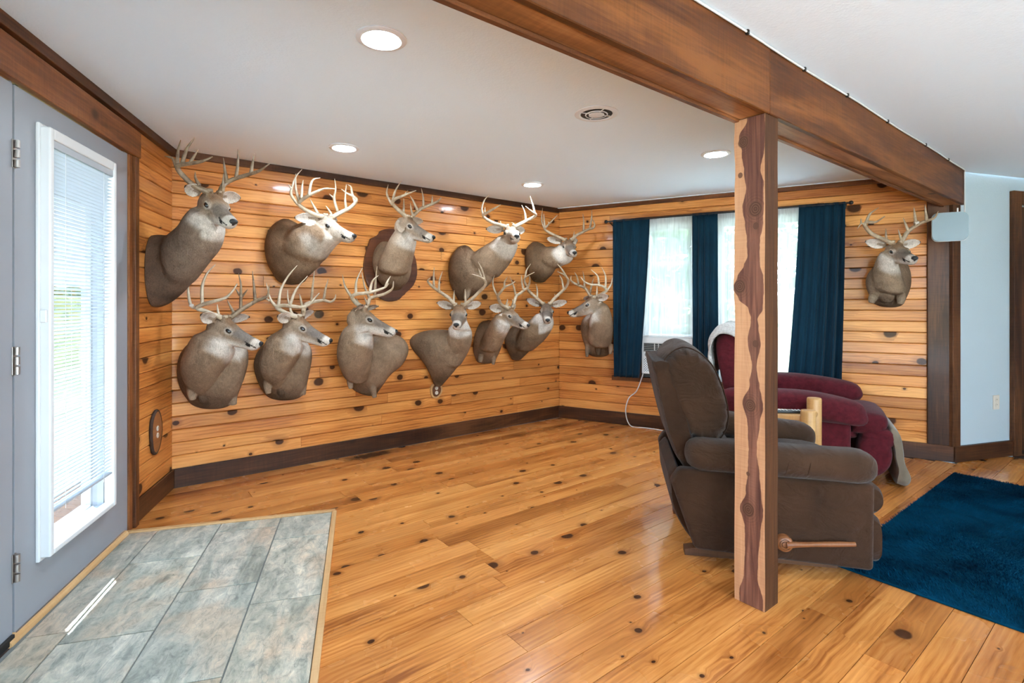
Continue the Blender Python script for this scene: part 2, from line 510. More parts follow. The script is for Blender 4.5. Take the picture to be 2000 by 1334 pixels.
def glass(name, tint=(0.97, 0.99, 1.0)):
    t = NT(name)
    tr = t.n('BsdfTransparent', None, Color=tint)
    gl = t.n('BsdfGlossy', None, Roughness=0.03)
    fr = t.n('LayerWeight', None, Blend=0.12).outputs['Fresnel']
    mx = t.n('MixShader', None, i0=t.math('MULTIPLY', fr, 0.8), i1=tr.outputs[0], i2=gl.outputs[0])
    t.t.links.new(mx.outputs[0], t.out.inputs[0])
    return t.m
M['glass'] = glass('window_glass')

def sheer(name):
    t = NT(name)
    co = t.coords()
    w = t.noise(t.mapping(co, scale=(60, 4, 60)), 1.0, 2)
    tr = t.n('BsdfTransparent', None, Color=(1, 1, 1))
    tl = t.n('BsdfTranslucent', None, Color=(0.92, 0.92, 0.90))
    df = t.n('BsdfDiffuse', None, Color=(0.90, 0.90, 0.88))
    m1 = t.n('MixShader', None, i0=0.45, i1=tl.outputs[0], i2=df.outputs[0])
    mx = t.n('MixShader', None, i0=t.n('MapRange', None, Value=w, i1=0.3, i2=0.7, i3=0.46, i4=0.64).outputs[0], i1=tr.outputs[0], i2=m1.outputs[0])
    t.t.links.new(mx.outputs[0], t.out.inputs[0])
    return t.m
M['sheer'] = sheer('sheer_fabric')

def fabric(name, color, rough=0.9, sheen=0.3, mottle=0.25, mscale=6, weave=500, wb=0.1, wrinkle=0.0, wscale=9):
    t = NT(name)
    color = pig(color)
    co = t.coords()
    n = t.noise(co, mscale, 4, 0.6, 0.4)
    c = t.ramp(n, [(0.3, tuple(x * (1 - mottle) for x in color)), (0.5, color), (0.72, tuple(min(1, x * (1 + mottle)) for x in color))])
    h = t.math('MULTIPLY', t.noise(co, weave, 2), 0.25)
    if wrinkle:
        h = t.math('ADD', h, t.math('MULTIPLY', t.noise(t.mapping(co, scale=(1.0, 0.5, 1.6)), wscale, 3, 0.5, 1.2), 3.0))
    return t.bsdf(c, rough, normal=t.bump(h, max(wb, wrinkle), 0.012), sheen=sheen, spec=0.12 if sheen else 0.03)
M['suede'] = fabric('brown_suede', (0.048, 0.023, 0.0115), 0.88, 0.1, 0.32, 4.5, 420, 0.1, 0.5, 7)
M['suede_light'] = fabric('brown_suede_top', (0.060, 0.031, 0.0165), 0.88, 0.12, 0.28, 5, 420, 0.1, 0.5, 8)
M['maroon'] = fabric('maroon_cloth', (0.095, 0.011, 0.018), 0.92, 0.08, 0.3, 30, 300, 0.22, 0.2, 7)
M['taupe'] = fabric('taupe_cloth', (0.22, 0.185, 0.14), 0.9, 0.3, 0.15, 8, 300, 0.1)
M['throw'] = fabric('grey_throw', (0.50, 0.51, 0.51), 0.95, 0.4, 0.22, 70, 160, 0.5, 0.3, 14)
M['curtain'] = fabric('navy_curtain', (0.003, 0.030, 0.062), 0.8, 0.08, 0.2, 5, 500, 0.06)
M['pillow_sage'] = fabric('sage_cloth', (0.40, 0.37, 0.29), 0.9, 0.3, 0.1, 8, 300, 0.1)
M['rug'] = fabric('rug_blue', (0.0010, 0.040, 0.092), 0.95, 0.0, 0.55, 4.0, 90, 0.5)

def slate(name):
    t = NT(name)
    rnd = t.n('ObjectInfo').outputs['Random']
    co = t.coords()
    off = t.n('CombineXYZ', None, X=t.math('MULTIPLY', rnd, 71.7), Y=t.math('MULTIPLY', rnd, 27.3), Z=t.math('MULTIPLY', rnd, 43.1)).outputs[0]
    p = t.vmath('ADD', co, off).outputs[0]
    rot = t.mapping(p, rot=(0, 0, 0.5), scale=(2.2, 7.5, 1))
    big = t.noise(rot, 1.0, 6, 0.62, 1.1)
    fine = t.noise(t.mapping(p, rot=(0, 0, 0.5), scale=(9, 30, 1)), 1.6, 5, 0.65, 0.6)
    tone = t.noise(p, 2.4, 3, 0.5, 0.6)
    c1 = t.ramp(big, [(0.32, (0.13, 0.165, 0.145)), (0.43, (0.27, 0.31, 0.28)), (0.54, (0.43, 0.455, 0.41)), (0.66, (0.66, 0.66, 0.59))])
    rust = t.n('MapRange', {'interpolation_type': 'SMOOTHSTEP'}, Value=t.math('ADD', t.math('MULTIPLY', tone, 0.7), t.math('MULTIPLY', big, 0.3)), i1=0.49, i2=0.62, i3=0.0, i4=0.7).outputs[0]
    c2 = t.mix(rust, c1, (0.50, 0.37, 0.255))
    tn = t.ramp(rnd, [(0, (0.86, 0.95, 0.93)), (0.3, (1, 1, 1)), (0.6, (1.12, 1.06, 0.98)), (0.8, (0.92, 0.98, 1.0)), (1, (1.06, 1.06, 1.02))])
    c2 = t.mix(1.0, c2, tn, 'MULTIPLY')
    vein = t.n('MapRange', {'interpolation_type': 'SMOOTHSTEP'}, Value=t.math('ABSOLUTE', t.math('SUBTRACT', t.noise(rot, 1.3, 3, 0.5, 1.8), 0.5)), i1=0.0, i2=0.012, i3=0.5, i4=0.0).outputs[0]
    c3 = t.mix(vein, c2, (0.15, 0.19, 0.19))
    c3 = t.mix(t.math('MULTIPLY', fine, 0.35), c3, (0.58, 0.58, 0.53))
    crag = t.noise(t.mapping(p, rot=(0, 0, 0.5), scale=(1.0, 1.7, 1)), 16.0, 8, 0.72, 0.8)
    c3 = t.mix(1.0, c3, t.ramp(crag, [(0.34, (0.62, 0.64, 0.64)), (0.5, (1, 1, 1)), (0.66, (1.28, 1.25, 1.2))]), 'MULTIPLY')
    c3 = t.mix(1.0, c3, pig((1.28, 1.34, 1.38)), 'MULTIPLY')
    nm = t.bump(t.math('ADD', crag, t.math('MULTIPLY', fine, 0.5)), 0.5, 0.006)
    return t.bsdf(c3, t.n('MapRange', None, Value=fine, i1=0.3, i2=0.7, i3=0.28, i4=0.5).outputs[0], normal=nm)
M['slate'] = slate('slate_tile')
M['grout'] = plain('grout', (0.24, 0.29, 0.30), 0.85, noise=0.15, nscale=90)

# fur: colours of the coat stored on the animal, ruffled by fine noise
def fur(name):
    t = NT(name)
    col = t.n('Attribute', {'attribute_name': 'coat'}).outputs['Color']
    co = t.coords()
    n1 = t.noise(t.mapping(co, scale=(1, 1, 0.3)), 190, 3, 0.7)
    n2 = t.noise(t.mapping(co, scale=(1, 1, 0.6)), 26, 4, 0.65, 0.8)
    n3 = t.noise(co, 7.5, 3, 0.5, 0.7)
    k = t.math('ADD', t.math('MULTIPLY', n1, 0.75), t.math('ADD', t.math('MULTIPLY', n2, 0.75), t.math('ADD', t.math('MULTIPLY', n3, 0.7), -0.06)))
    c = t.n('VectorMath', {'operation': 'SCALE'}, i0=col, Scale=k).outputs[0]
    h = t.math('ADD', t.math('MULTIPLY', n1, 0.5), t.math('ADD', t.math('MULTIPLY', n2, 0.9), t.math('MULTIPLY', n3, 2.2)))
    return t.bsdf(c, 0.85, normal=t.bump(h, 0.55, 0.012), spec=0.1)
M['fur'] = fur('deer_fur')
def bone(name, a, b):
    t = NT(name)
    co = t.coords()
    n = t.noise(co, 24, 4, 0.6, 0.6)
    a, b = pig(a), pig(b)
    c = t.ramp(n, [(0.3, b), (0.62, a)])
    return t.bsdf(c, 0.45, normal=t.bump(t.noise(co, 130, 2), 0.25, 0.004))
M['antler_pale'] = bone('antler_pale', (0.70, 0.63, 0.50), (0.46, 0.37, 0.25))
M['antler_mid'] = bone('antler_mid', (0.56, 0.47, 0.34), (0.30, 0.21, 0.13))
M['antler_brown'] = bone('antler_brown', (0.38, 0.30, 0.20), (0.15, 0.095, 0.055))
M['eye'] = plain('deer_eye', (0.008, 0.006, 0.006), 0.06, coat=1.0)
M['nose'] = plain('deer_nose', (0.018, 0.020, 0.024), 0.3, noise=0.3, nscale=150, bump=0.4, bscale=260)
M['tape'] = plain('white_tape', (0.82, 0.82, 0.80), 0.5)

def post_mat():
    """sapwood face with a wandering band of dark heartwood and knots; object space: x across the face, z height"""
    t = NT('post_cedar')
    co = t.coords()
    wob = t.noise(t.mapping(co, scale=(1, 1, 3.0)), 6.0, 2, out=1)
    sp = t.n('SeparateXYZ', None, Vector=co)
    ws = t.n('SeparateXYZ', None, Vector=wob)
    u = t.math('ADD', t.math('DIVIDE', sp.outputs['X'], 0.128), t.math('MULTIPLY', t.math('SUBTRACT', ws.outputs['X'], 0.5), 0.10))
    zz = t.math('DIVIDE', sp.outputs['Z'], 2.01)
    top = [(100, .43, 1), (200, .14, 1), (300, .24, 1), (430, .32, .86), (520, .38, .97), (650, .27, .97), (750, .33, .95), (850, .42, .86), (950, .42, .83), (1010, .32, .86), (1080, .08, .95), (1150, -.05, .97), (1220, .13, .96), (1280, .45, .93)]
    bot = [(50, .55, .78), (150, .45, .86), (250, .58, .74), (330, .5, .82), (410, .26, .94), (500, .43, .82), (600, .47, .74), (700, .45, .82), (790, .39, .9), (870, .17, .94), (950, .34, .86), (1050, .35, .78), (1150, .31, .78), (1230, .16, .94)]
    def zof(y): return (H - (y - HORIZON) * 2.14 / FPX) / 2.01
    st = [(zof(200 + y / 3.178), l, r) for y, l, r in top] + [(zof(600 + y / 2.187), l, r) for y, l, r in bot]
    st.sort()
    st = [(min(max(z, 0.0), 1.0), (l + 0.2) / 1.4, (r + 0.2) / 1.4) for z, l, r in st]
    lo = t.ramp(zz, [(z, l) for z, l, r in st], 'EASE')
    hi = t.ramp(zz, [(z, r) for z, l, r in st], 'EASE')
    un = t.math('DIVIDE', t.math('ADD', u, 0.2), 1.4)
    inside = t.math('MULTIPLY', t.n('MapRange', {'interpolation_type': 'SMOOTHSTEP'}, Value=t.math('SUBTRACT', un, lo), i1=-0.006, i2=0.012, i3=0.0, i4=1.0).outputs[0],
                    t.n('MapRange', {'interpolation_type': 'SMOOTHSTEP'}, Value=t.math('SUBTRACT', hi, un), i1=-0.006, i2=0.012, i3=0.0, i4=1.0).outputs[0])
    g = t.noise(t.mapping(co, scale=(45, 45, 2.0)), 1.2, 4, 0.6, 0.9)
    saw = t.noise(t.mapping(co, scale=(4, 4, 120)), 1.0, 2)
    sap = t.ramp(t.math('ADD', t.math('MULTIPLY', g, 0.7), t.math('MULTIPLY', saw, 0.3)), [(0.3, (0.48, 0.26, 0.14)), (0.7, (0.70, 0.43, 0.25))])
    heart = t.ramp(g, [(0.3, (0.095, 0.042, 0.034)), (0.5, (0.18, 0.082, 0.058)), (0.7, (0.29, 0.145, 0.10))])
    face = t.mix(inside, sap, heart)
    knots = [(.30, 200 + 235 / 3.178, .17), (.70, 200 + 665 / 3.178, .22), (.18, 200 + 1140 / 3.178, .19), (.70, 200 + 770 / 3.178, .10), (.20, 200 + 440 / 3.178, .08), (.70, 600 + 155 / 2.187, .10), (.52, 600 + 420 / 2.187, .18), (.45, 600 + 868 / 2.187, .20), (.46, 600 + 715 / 2.187, .06)]
    kv = None
    for kx, ky, kr in knots:
        dx = t.math('SUBTRACT', u, kx)
        dz = t.math('MULTIPLY', t.math('SUBTRACT', zz, zof(ky)), 2.01 / 0.128 * 0.85)
        d = t.math('DIVIDE', t.math('SQRT', t.math('ADD', t.math('MULTIPLY', dx, dx), t.math('MULTIPLY', dz, dz))), kr)
        kv = d if kv is None else t.math('MINIMUM', kv, d)
    rings = t.math('ADD', t.math('MULTIPLY', t.math('SINE', t.math('MULTIPLY', kv, 22.0)), 0.5), 0.5)
    kc = t.mix(rings, (0.075, 0.038, 0.026), (0.17, 0.09, 0.055))
    face = t.mix(t.n('MapRange', {'interpolation_type': 'SMOOTHSTEP'}, Value=kv, i1=0.85, i2=1.12, i3=0.9, i4=0.0).outputs[0], face, kc)
    rr = t.math('ADD', t.math('MULTIPLY', t.math('SINE', t.math('MULTIPLY', kv, 16.0)), 0.5), 0.5)
    face = t.mix(t.math('MULTIPLY', t.n('MapRange', None, Value=kv, i1=1.0, i2=2.6, i3=0.4, i4=0.0).outputs[0], t.math('MULTIPLY', rr, inside)), face, (0.09, 0.04, 0.026))
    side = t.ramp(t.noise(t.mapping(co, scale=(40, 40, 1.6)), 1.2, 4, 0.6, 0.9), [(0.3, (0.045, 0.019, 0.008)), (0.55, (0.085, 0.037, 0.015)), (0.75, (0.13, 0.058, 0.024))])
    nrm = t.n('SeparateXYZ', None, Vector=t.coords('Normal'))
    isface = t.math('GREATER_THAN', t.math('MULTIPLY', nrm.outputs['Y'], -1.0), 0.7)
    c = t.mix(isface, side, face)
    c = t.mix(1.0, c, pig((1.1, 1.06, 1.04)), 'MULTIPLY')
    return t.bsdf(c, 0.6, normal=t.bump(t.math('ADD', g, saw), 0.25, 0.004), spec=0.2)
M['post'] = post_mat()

def leafmat(name, c1, c2):
    t = NT(name)
    n = t.noise(t.coords(), 1.4, 3)
    c = t.mix(n, c1, c2)
    d = t.n('BsdfDiffuse', None, Color=c); tl = t.n('BsdfTranslucent', None, Color=c)
    mx = t.n('MixShader', None, i0=0.4, i1=d.outputs[0], i2=tl.outputs[0])
    t.t.links.new(mx.outputs[0], t.out.inputs[0])
    return t.m
M['leaf'] = leafmat('tree_leaf', (0.045, 0.085, 0.04), (0.15, 0.20, 0.11))
M['hill'] = leafmat('forest_hill', (0.03, 0.10, 0.05), (0.11, 0.21, 0.08))
M['lawn'] = leafmat('lawn', (0.17, 0.22, 0.10), (0.27, 0.31, 0.16))
M['trunk'] = plain('tree_bark', (0.12, 0.085, 0.055), 0.9, noise=0.4, bump=0.5)
M['deck'] = plain('deck_concrete', (0.62, 0.60, 0.56), 0.8, noise=0.1)
M['exterior_brown'] = plain('exterior_brown', (0.13, 0.085, 0.055), 0.7, noise=0.2)
M['bounce_ground'] = paint('bounce_ground_pale', (0.74, 0.75, 0.75), 0.9, 0.1, 40)

# ================================================================ THE SETTING
def structure(o):
    o['kind'] = 'structure'
    return o
FIN = -0.012                                   # face of the boards, measured from the baseboard line
def wbox(wall, s0, s1, z0, z1, o0, o1):
    v, f = box(s0, s1, z0, z1, o0, o1)
    return [wall_pt(wall, a, b, c) for a, b, c in v], f
def wobj(name, wall, parts, mat, parent=None, bev=0.0):
    sc0 = np.mean([[p[0], p[1]] for p in parts], axis=0)
    out = []
    s_mid = float(np.mean([(p[0] + p[1]) / 2 for p in parts]))
    z_mid = float(np.mean([(p[2] + p[3]) / 2 for p in parts]))
    for p in parts:
        if bev:
            v, f = rbox(*p, r=bev, seg=2)
            out.append(([wall_pt(wall, a, b, c) for a, b, c in v], f))
        else:
            out.append(wbox(wall, *p))
    Mw = wall_mat(wall, s_mid, z_mid, 0.0)
    if parts[0][3] - parts[0][2] > parts[0][1] - parts[0][0]:      # upright member: grain runs up
        Mw = Mw @ Matrix.Rotation(math.pi / 2, 4, 'Z')
    return obj(name, join(*out), mat, parent, Mw, world=True)

# --- floor: a slab below, boards laid parallel to the back wall
ROOM = [tuple(A), tuple(v2(-0.857, -1.60)), (4.5, -2.2), (6.2, 4.904), tuple(C), tuple(B)]
floor = structure(obj('floor', prism([(p[0], p[1]) for p in ROOM], -0.15, -0.013), M['floor_gap']))
floor['label'] = 'knotty pine plank floor'
DB3 = np.array([DB[0], DB[1], 0]); PB3 = np.array([-DB[1], DB[0], 0])
def floor_pt(t, r, z=0.0):
    q = A + DB * t + NB * r
    return np.array([q[0], q[1], z])
def t_left(r):                                 # left wall in floor coordinates
    k = r / float(DL @ NB)
    return float(k * (DL @ DB))
def t_right(r):
    rc = float((C - A) @ NB)
    if r < rc:
        k = r / float(DR @ NB)
        return float((B - A) @ DB + k * (DR @ DB))
    return 6.6
TILE_A = v2(-2.072, 2.811); TILE_B = v2(-1.051, 3.108)
TU = unit(TILE_B - TILE_A); TV = unit(v2(0.2805, -0.960))
TILE_W = float(np.linalg.norm(TILE_B - TILE_A))
def t_tile(r):                                 # right edge of the slate field, if this row meets it
    o = TILE_B - A
    k = (r - float(o @ NB)) / float(TV @ NB)
    return float(o @ DB + k * (TV @ DB)) if k > 0 else None
BW = 0.124
row = 0; r = 0.0
rs = random.Random(11)
while r < 4.45:
    r0, r1 = r, min(r + BW, 4.5)
    a0, a1 = t_left(r0) - 0.03, t_left(r1) - 0.03
    k0, k1 = t_tile(r0), t_tile(r1)
    if k0 is not None and k1 is not None:
        a0, a1 = k0 - 0.01, k1 - 0.01
    b0, b1 = t_right(r0) + 0.02, t_right(r1) + 0.02
    if r1 > 1.4: b0 = b1 = min(b0, 5.4)
    cuts = []
    x = max(a0, a1) + rs.uniform(0.4, 2.2)
    while x < min(b0, b1) - 0.5:
        cuts.append(x); x += rs.uniform(1.3, 2.9)
    ends0 = [a0] + cuts + [b0]; ends1 = [a1] + cuts + [b1]
    g = 0.0011
    for i in range(len(ends0) - 1):
        s0 = ends0[i] + g; e0 = ends0[i + 1] - g; s1 = ends1[i] + g; e1 = ends1[i + 1] - g
        o = floor_pt(s0, r0)
        Mx = Matrix(((DB[0], PB3[0], 0, o[0]), (DB[1], PB3[1], 0, o[1]), (0, 0, 1, 0), (0, 0, 0, 1)))
        w = r1 - r0
        poly = [(0, -g), (s1 - s0, -w + g), (e1 - s0, -w + g), (e0 - s0, -g)]
        obj('floor_board', prism(poly, -0.013, rs.uniform(-0.0007, 0.0)), M['floor_pine'], floor, Mx)
    r += BW; row += 1
pts = [floor_pt(t_left(4.5), 4.5), floor_pt(5.4, 4.5), floor_pt(5.4, 1.4), floor_pt(6.6, 1.4)]
back_floor = obj('floor', prism([(-0.95, -1.25), (4.4, -2.15), (6.1, 4.8), (5.0, 4.45), (4.85, 4.3), tuple(pts[1][:2]), tuple(pts[0][:2])], -0.014, -0.001), M['floor_pine'], None)
structure(back_floor)['label'] = 'pine floor behind the camera'

# --- slate entry: tiles laid on the boards inside a pale strip
def tile_pt(u, v): return TILE_A + TU * u + TV * v
Mt = Matrix(((TV[0], TU[0], 0, TILE_A[0]), (TV[1], TU[1], 0, TILE_A[1]), (0, 0, 1, 0), (0, 0, 0, 1)))
bed = structure(obj('floor_tile_bed', prism([(0.02, 0.0), (2.6, 0.0), (2.6, TILE_W - 0.02), (0.02, TILE_W - 0.02)], -0.001, 0.0035), M['grout'], None, Mt))
bed['label'] = 'slate tile entry in front of the door'
ucols = [(0.02, 0.150, [0.93]), (0.156, 0.457, [0.40, 1.01]), (0.463, 0.765, [0.135, 0.745, 1.355]), (0.771, TILE_W - 0.02, [0.315, 0.925, 1.535])]
TT = random.Random(5)
for u0, u1, js in ucols:
    ed = [0.02] + js + [js[-1] + 0.61, js[-1] + 1.22]
    for i in range(len(ed) - 1):
        a, b = ed[i] + (0.003 if i else 0), min(ed[i + 1] - 0.003, 2.6)
        if b - a < 0.05: continue
        mt = Mt @ Matrix.Translation((a, u0, 0))
        obj('slate_tile', bevel_prism([(0, 0), (b - a, 0), (b - a, u1 - u0), (0, u1 - u0)], 0.0, 0.0085 + TT.uniform(-0.0006, 0.0006), 0.0015, 2), M['slate'], bed, mt)
def strip(name, p, q, w, h, mat, round_=False):
    d = unit(q - p); n = np.array([-d[1], d[0]]); L = float(np.linalg.norm(q - p))
    Mx = Matrix(((d[0], n[0], 0, p[0]), (d[1], n[1], 0, p[1]), (0, 0, 1, 0), (0, 0, 0, 1)))
    if round_:
        prof = [(0, 0)] + [(w * math.sin(a), h * math.cos(a)) for a in np.linspace(0, math.pi / 2, 7)]
        V = [(x, yy, zz) for x in (0, L) for yy, zz in prof]; m = len(prof)
        F = [tuple(range(m)), tuple(range(2 * m - 1, m - 1, -1))] + [(i, m + i, m + (i + 1) % m, (i + 1) % m) for i in range(m)]
        return structure(obj(name, (V, F), mat, None, Mx))
    return structure(obj(name, rbox(0, L, -w / 2, w / 2, 0, h, 0.003, 2), mat, None, Mx))
strip('trim_1', tile_pt(-0.005, -0.0), tile_pt(TILE_W, 0.0), 0.030, 0.016, M['trim_strip'])
strip('trim_2', tile_pt(TILE_W - 0.005, 0.015), tile_pt(TILE_W - 0.005, 2.6), 0.026, 0.016, M['trim_strip'])
strip('trim_3', tile_pt(-0.012, 0.02), tile_pt(-0.028, 0.97), 0.030, 0.032, M['trim_strip'], True)

# --- ceiling
structure(obj('ceiling', prism([(p[0], p[1]) for p in ROOM], CEIL, CEIL + 0.2), M['ceiling']))['label'] = 'white textured ceiling'

# --- walls: backing slabs with openings, boards on top
def slab(name, wall, s0, s1, holes, mat, o0=-0.20, o1=-0.031, ztop=CEIL):
    parts = []
    xs = sorted({s0, s1} | {h[0] for h in holes} | {h[1] for h in holes})
    for a, b in zip(xs[:-1], xs[1:]):
        cov = sorted([(h[2], h[3]) for h in holes if h[0] <= a + 1e-6 and h[1] >= b - 1e-6])
        z = -0.05
        for c0, c1 in cov:
            if c0 > z: parts.append((a, b, z, c0, o0, o1))
            z = max(z, c1)
        if z < ztop + 0.05: parts.append((a, b, z, ztop + 0.05, o0, o1))
    return structure(wobj(name, wall, parts, mat))
def boards(parent, wall, s0, s1, z0, z1, pitch, holes, seed, lmin=1.1, lmax=2.6, mat=None, name='wall_board'):
    rr = random.Random(seed)
    z = z0
    while z < z1 - 0.015:
        za, zb = z, min(z + pitch, z1)
        iv = [(s0, s1)]
        for h in holes:
            if h[2] < zb - 0.01 and h[3] > za + 0.01:
                nv = []
                for a, b in iv:
                    if h[0] > a: nv.append((a, min(b, h[0])))
                    if h[1] < b: nv.append((max(a, h[1]), b))
                iv = [q for q in nv if q[1] - q[0] > 0.02]
        for a, b in iv:
            cuts = [a]
            x = a + rr.uniform(0.5, lmax)
            while x < b - 0.45:
                cuts.append(x); x += rr.uniform(lmin, lmax)
            cuts.append(b)
            for c, d in zip(cuts[:-1], cuts[1:]):
                L = d - c - 0.0016
                sgn = -1 if wall == 'left' else 1
                o = wall_mat(wall, c if sgn > 0 else d, za, FIN - 0.018)
                w = zb - za - 0.0026
                prof = [(0, 0), (0.004, 0.018)]
                e = 0.0055
                V = []
                for xx in (0, L):
                    V += [(xx, 0, 0), (xx, 0, 0.018 - e), (xx, e * 0.9, 0.018), (xx, w - e * 0.9, 0.018), (xx, w, 0.018 - e), (xx, w, 0)]
                F = [tuple(range(6)), tuple(range(11, 5, -1))] + [(i, 6 + i, 6 + (i + 1) % 6, (i + 1) % 6) for i in range(6)]
                obj(name, (V, F), mat or M['wall_pine'], parent, o)
        z = zb
PITCH = 0.0885
wall_back = slab('wall_back', 'back', -0.25, LB + 0.25, [], M['groove'])
boards(wall_back, 'back', -0.02, LB + 0.02, 0.125, CEIL - 0.035, PITCH, [], 21)
W1 = (0.90, 1.43, 0.50, 2.04); W2 = (1.60, 2.42, 0.50, 2.04)
HOLE = [(0.86, 2.46, 0.47, 2.07)]
wall_right = slab('wall_right', 'right', -0.25, LR - 0.1, [W1, W2], M['groove'])
boards(wall_right, 'right', 0.0, LR - 0.16, 0.125, CEIL - 0.035, PITCH, HOLE, 33)
DOOR = (0.69, 2.62, 0.0, 2.055)
wall_left = slab('wall_left', 'left', -0.25, 5.4, [DOOR], M['groove'])
boards(wall_left, 'left', 0.0, 0.605, 0.125, 2.06, PITCH, [], 41)
boards(wall_left, 'left', 0.0, 3.4, 2.06, CEIL - 0.045, PITCH, [], 43)
wall_left_rear = structure(wobj('wall_left_plain', 'left', [(2.72, 5.4, 0, 2.06, -0.031, FIN)], M['grey_wall']))
wall_grey = structure(wobj('wall_grey', 'grey', [(0.0, 0.70, -0.05, CEIL + 0.05, -0.2, FIN), (0.70, 1.6, 2.05, CEIL + 0.05, -0.2, FIN), (1.6, 2.9, -0.05, CEIL + 0.05, -0.2, FIN)], M['grey_wall']))
wall_grey['label'] = 'grey painted wall beyond the corner post'
# walls out of the picture, with big openings added to let in fill light
def far_wall(name, p, q, fill_holes):
    d = unit(q - p); n = np.array([-d[1], d[0]]); L = float(np.linalg.norm(q - p))
    Mx = Matrix(((d[0], 0, n[0], p[0]), (d[1], 0, n[1], p[1]), (0, 1, 0, 0), (0, 0, 0, 1)))
    parts = []
    xs = sorted({0.0, L} | {w[0] for w in fill_holes} | {w[1] for w in fill_holes})
    for a, b in zip(xs[:-1], xs[1:]):
        ws = [w for w in fill_holes if w[0] <= a + 1e-6 and w[1] >= b - 1e-6]
        if ws:
            parts += [box(a, b, -0.05, ws[0][2], -0.2, 0), box(a, b, ws[0][3], CEIL + 0.05, -0.2, 0)]
        else:
            parts.append(box(a, b, -0.05, CEIL + 0.05, -0.2, 0))
    return structure(obj(name, join(*parts), M['grey_wall'], None, Mx)), Mx
far_wall('wall_rear', v2(-0.857, -1.60), v2(4.5, -2.2), [(0.3, 2.6, 0.05, 2.12), (2.9, 5.2, 0.05, 2.12)])
far_wall('wall_side', v2(4.5, -2.2), v2(6.2, 4.904), [(0.4, 2.2, 0.05, 2.12)])

# --- baseboards, crown strips, casings
structure(wobj('baseboard_back', 'back', [(0.0, LB, 0.0, 0.128, FIN, 0.0)], M['base_timber'], bev=0.004))
structure(wobj('baseboard_right', 'right', [(0.0, LR, 0.0, 0.128, FIN, 0.0)], M['base_timber'], bev=0.004))
structure(wobj('baseboard_left', 'left', [(0.0, 0.60, 0.0, 0.128, FIN, 0.0)], M['base_timber'], bev=0.004))
structure(wobj('baseboard_grey', 'grey', [(0.0, 0.66, 0.0, 0.125, FIN, 0.012)], M['base_timber'], bev=0.004))
structure(wobj('trim_4', 'back', [(0.0, LB, CEIL - 0.048, CEIL, FIN - 0.01, 0.012)], M['base_timber'], bev=0.003))
structure(wobj('trim_5', 'right', [(0.0, LR - 0.1, CEIL - 0.042, CEIL - 0.006, FIN - 0.01, 0.012)], M['dark_timber'], bev=0.003))
structure(wobj('trim_6', 'left', [(0.0, 3.4, CEIL - 0.05, CEIL, FIN - 0.01, 0.015)], M['base_timber'], bev=0.003))
structure(wobj('trim_7', 'right', [(0.0, LR - 0.1, CEIL - 0.006, CEIL, FIN - 0.01, 0.03)], M['ceiling']))
structure(wobj('trim_8', 'left', [(0.585, 2.9, 2.055, 2.20, FIN, 0.022)], M['casing_timber'], bev=0.004))
structure(wobj('trim_9', 'left', [(0.60, 0.648, 0.0, 2.055, FIN, 0.018)], M['dark_timber'], bev=0.004))
structure(wobj('trim_10', 'left', [(0.648, 0.692, 0.0, 2.055, -0.10, 0.004)], M['casing_timber'], bev=0.004))
# corner post of two boards where the beam lands
structure(wobj('trim_11', 'right', [(LR - 0.165, LR - 0.02, 0.128, CEIL, -0.12, 0.012)], M['base_timber'], bev=0.004))
structure(wobj('trim_12', 'grey', [(-0.03, 0.055, 0.125, CEIL, -0.12, 0.014)], M['base_timber'], bev=0.004))
# casing of a doorway in the grey wall and a plain door in it
structure(wobj('trim_13', 'grey', [(0.655, 0.745, 0.0, 2.16, FIN, 0.025), (0.745, 1.6, 2.05, 2.16, FIN, 0.025)], M['base_timber'], bev=0.004))
structure(wobj('trim_18', 'grey', [(0.70, 1.6, -0.05, 0.004, -0.2, 0.005)], M['base_timber']))
d3 = structure(wobj('door_3', 'grey', [(0.745, 1.59, 0.01, 2.05, -0.10, -0.05)], M['base_timber'], bev=0.003))

# --- beam and post
BF = v2(1.0143, 2.094)                        # front corner of the post
BN = np.array([-DB[1], DB[0]])                # towards the back wall
b0 = BF + DB * 0.02 - BN * 0.010
def beam(name, t0, t1, z0):
    o = b0 + DB * t0
    Mx = Matrix(((DB[0], BN[0], 0, o[0]), (DB[1], BN[1], 0, o[1]), (0, 0, 1, 0), (0, 0, 0, 1)))
    root = structure(empty(name, M=Mx)); L = t1 - t0
    obj('face_board', rbox(0, L, 0.0, 0.026, z0, CEIL - 0.001, 0.003, 1), M['beam_timber'], root, Mx)
    obj('soffit_board', rbox(0, L, 0.026, 0.118, z0 + 0.004, z0 + 0.03, 0.003, 1), M['beam_soffit'], root, Mx)
    obj('rear_board', rbox(0, L, 0.118, 0.142, z0 - 0.006, CEIL - 0.001, 0.003, 1), M['dark_timber'], root, Mx)
    return root
beam('ceiling_beam', -3.05, 0.0015, 2.004)['label'] = 'stained timber ceiling beam running left from the post'
beam('ceiling_beam', 0.0025, 3.14, 2.004)['label'] = 'stained timber ceiling beam from the post to the corner'
PW, PD = 0.128, 0.109
o = BF + BN * PW                               # left corner; x axis runs to the front corner
xa = -BN; ya = DB
Mp = Matrix(((xa[0], ya[0], 0, o[0]), (xa[1], ya[1], 0, o[1]), (0, 0, 1, 0), (0, 0, 0, 1)))
bm = bmesh.new()
NS = 44
rings = []
rp = random.Random(3)
kn = [(2.01 * ((H - (y - HORIZON) * 2.14 / FPX) / 2.01), a) for y, a in ((274, .004), (559, .006), (330, -.003), (420, -.004), (640, -.002))]
